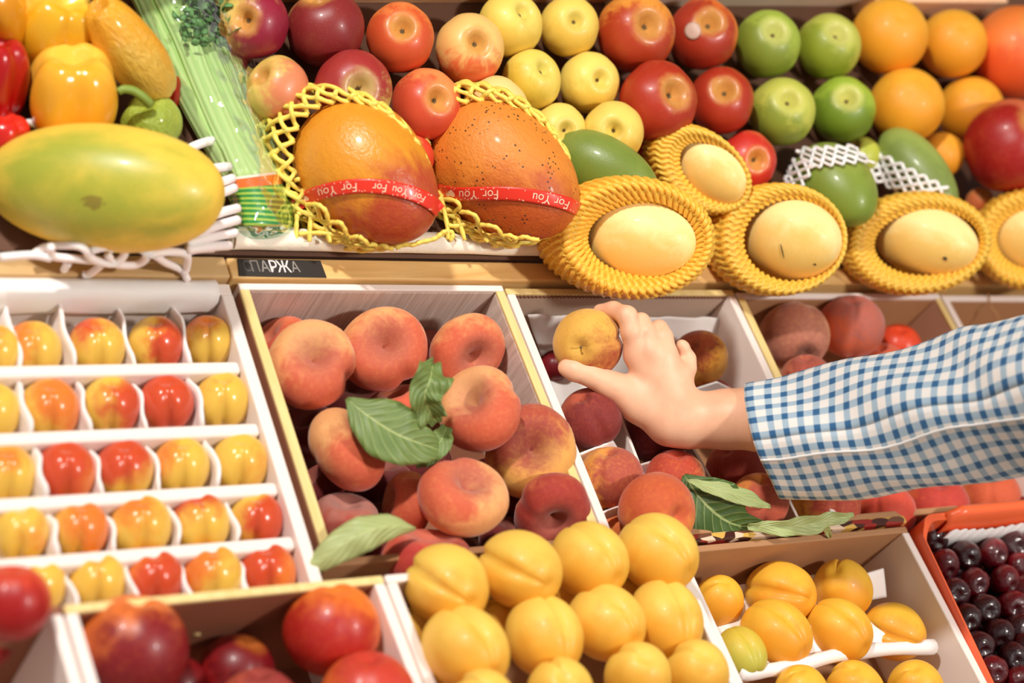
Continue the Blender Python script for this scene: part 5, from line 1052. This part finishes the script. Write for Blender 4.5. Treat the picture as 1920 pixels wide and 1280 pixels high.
# skin detail: faint creases at the thumb joint and knuckles come from a noise bump; smooth the grid first
me = bpy.data.meshes.new('body'); me.from_pydata(hv.tolist(), [], hf.tolist()); me.polygons.foreach_set('use_smooth', [True] * len(me.polygons))
t = NT('hand_skin'); tc = t.n('ShaderNodeTexCoord').outputs['Object']; n1 = t.noise(tc, 28., 4, .6); n2 = t.noise(tc, 420., 2)
cr = t.noise(t.vm('MULTIPLY', tc, (1.6, .7, .7)).outputs[0], 130., 3, .6, .8)
t.set(Base_Color=t.ramp(n1, [(.3, srgb(232, 172, 138)), (.7, srgb(242, 196, 162))]), Roughness=.48, Subsurface_Weight=.15, Subsurface_Scale=.006); t.b.inputs['Subsurface Radius'].default_value = (1, .35, .2); t.b.inputs['Specular IOR Level'].default_value = .4
t.bump(t.math('ADD', t.math('MULTIPLY', n2, .15), cr), .12, .0012); me.materials.append(t.m); M_skin = t.m
body = bpy.data.objects.new('person', me); COL.objects.link(body)
sm = body.modifiers.new('smooth', 'SMOOTH'); sm.factor = .5; sm.iterations = 7
tag(body, 'bare hand and forearm of a shopper in a blue checked shirt, holding a golden peach', 'person')
# thumb and little finger nails
def nail(c, ax, up, L, Wd):
    ax, up = unit(ax), unit(up); sd = np.cross(ax, up); G = np.zeros((7, 7, 3))
    for i in range(7):
        for j in range(7):
            x, y = (i / 6 * 2 - 1), (j / 6 * 2 - 1); ww = math.sqrt(max(0, 1 - max(0, abs(x) - .4) ** 2 / .5)); G[i, j] = c + ax * L * x + sd * Wd * y * ww - up * Wd * .45 * y * y
    o = MB().grid(G).build('fingernail', plain('fingernail', (240, 190, 170), .25, coat=.3), None, True, solid=.0004); o.parent = body
ti, tj = H(1056, 690, .014), H(1106, 703, .014)
# sleeve
t = NT('gingham_cloth'); uv = t.n('ShaderNodeTexCoord').outputs['UV']; s_ = t.n('ShaderNodeSeparateXYZ', i_Vector=uv).outputs
def stripe(x): return t.n('ShaderNodeMapRange', interpolation_type='SMOOTHSTEP', i_0=t.math('SINE', t.math('MULTIPLY', x, 2 * math.pi)), i_1=-.1, i_2=.55).outputs[0]
a_, b_ = stripe(s_[0]), stripe(s_[1]); sm_ = t.math('MULTIPLY', t.math('ADD', a_, b_), .5)
col = t.ramp(sm_, [(.0, srgb(240, 236, 232)), (.5, srgb(168, 192, 210)), (1.0, srgb(34, 96, 146))])
wv = t.noise(t.vm('MULTIPLY', uv, (18, 18, 1)).outputs[0], 3., 2); t.set(Base_Color=t.mix(t.math('MULTIPLY', wv, .15), col, srgb(90, 90, 100)), Roughness=.85, Sheen_Weight=.15)
t.bump(t.noise(uv, 24., 2), .2, .0006); M_ging = t.m
#      u,   v-centre, half height, w towards viewer, half depth factor
sec = [(1432, 826, 103, .020, .82), (1500, 820, 110, .030, .84), (1580, 808, 118, .044, .86), (1660, 794, 124, .060, .88), (1740, 778, 128, .078, .9), (1820, 762, 130, .098, .92), (1900, 746, 134, .120, .94), (2000, 722, 146, .150, .95), (2120, 690, 160, .185, .95)]
sc_ = spl(sec, 90); G = np.zeros((90, 72, 3)); U = np.zeros((90, 72, 2)); cl = np.array([P(u, v, PDEP - w) for u, v, _, w, _ in sc_]); al = np.concatenate([[0], np.cumsum(np.linalg.norm(np.diff(cl, axis=0), axis=1))]); tg = np.gradient(cl, axis=0)
for i in range(90):
    u, v, hh, w, df = sc_[i]; bx, by, bz = basis(u, v); T_ = unit(tg[i]); y_ = unit(by - T_ * (by @ T_)); z_ = np.cross(T_, y_)
    if z_ @ bz < 0: z_ = -z_
    rad = hh * (PDEP - w) / F; lean = .0
    for j in range(72):
        a = j / 72 * 2 * math.pi; cs, sn = math.cos(a), math.sin(a)
        wr = .0022 * math.sin(i * .16 + 3 * a) * min(1, i / 30) + .0030 * max(0, math.sin((i - 40) * .22 + 2.2 * sn + 1.4 * a)) * np.clip((i - 45) / 25, 0, 1) * (.5 + .5 * sn)
        sq = 1 + .07 * math.cos(4 * a)
        slant = -.012 * cs * 0 + .010 * (-sn) * np.clip(1 - i / 24, 0, 1)
        G[i, j] = cl[i] + y_ * (rad * sn * sq + wr) + z_ * ((rad * df) * cs * sq + wr) + T_ * slant; U[i, j] = (al[i] / .0136, a * .0475 / .0136 * 1.0)
# seam-free count round the sleeve; the seam itself runs underneath
k_ = round(U[0, -1, 1] * 72 / 71); U[..., 1] *= k_ / (U[0, -1, 1] * 72 / 71)
Gc = np.concatenate([G, G[:, :1]], 1); Uc = np.concatenate([U, U[:, :1] + V(0, k_)], 1)
inner = Gc[:14][::-1].copy(); cc = cl[:14][::-1][:, None]; inner = cc + (inner - cc) * .955; Gc = np.concatenate([inner, Gc], 0); Uc = np.concatenate([Uc[:14][::-1], Uc], 0)
Gc = np.roll(Gc, 0, 1)
sl = MB().grid(Gc, Uc).build('shirt_sleeve', M_ging, None, True, solid=.0009, uv=True); sl.parent = body; sl['label'] = 'blue and white checked shirt sleeve'
se = MB().tube([cl[i] + (G[i, 22] * .0 + (G[i, 68] - cl[i]) * 1.012) for i in range(0, 90)], .0011, 6).build('sleeve_seam', M_ging, None, True); se.parent = sl
# arm inside the sleeve
ar = MB().tube([P(u, v - 20 * (1 - i / 9), PDEP - w) for i, (u, v, h_, w, _) in enumerate(sec)][1:], [h_ * (PDEP - w) / F * .5 for u, v, h_, w, _ in sec][1:], 20).build('arm', M_skin, None, True); ar.parent = body

# ------------------------------------------------------------------ tilt the finished display into the world
bpy.context.view_layer.update()
for o in list(SC.objects):
    if '_o' in o: del o['_o']
    if o.parent is None and o.type not in ('CAMERA', 'LIGHT'): o.matrix_world = LIFT @ o.matrix_world
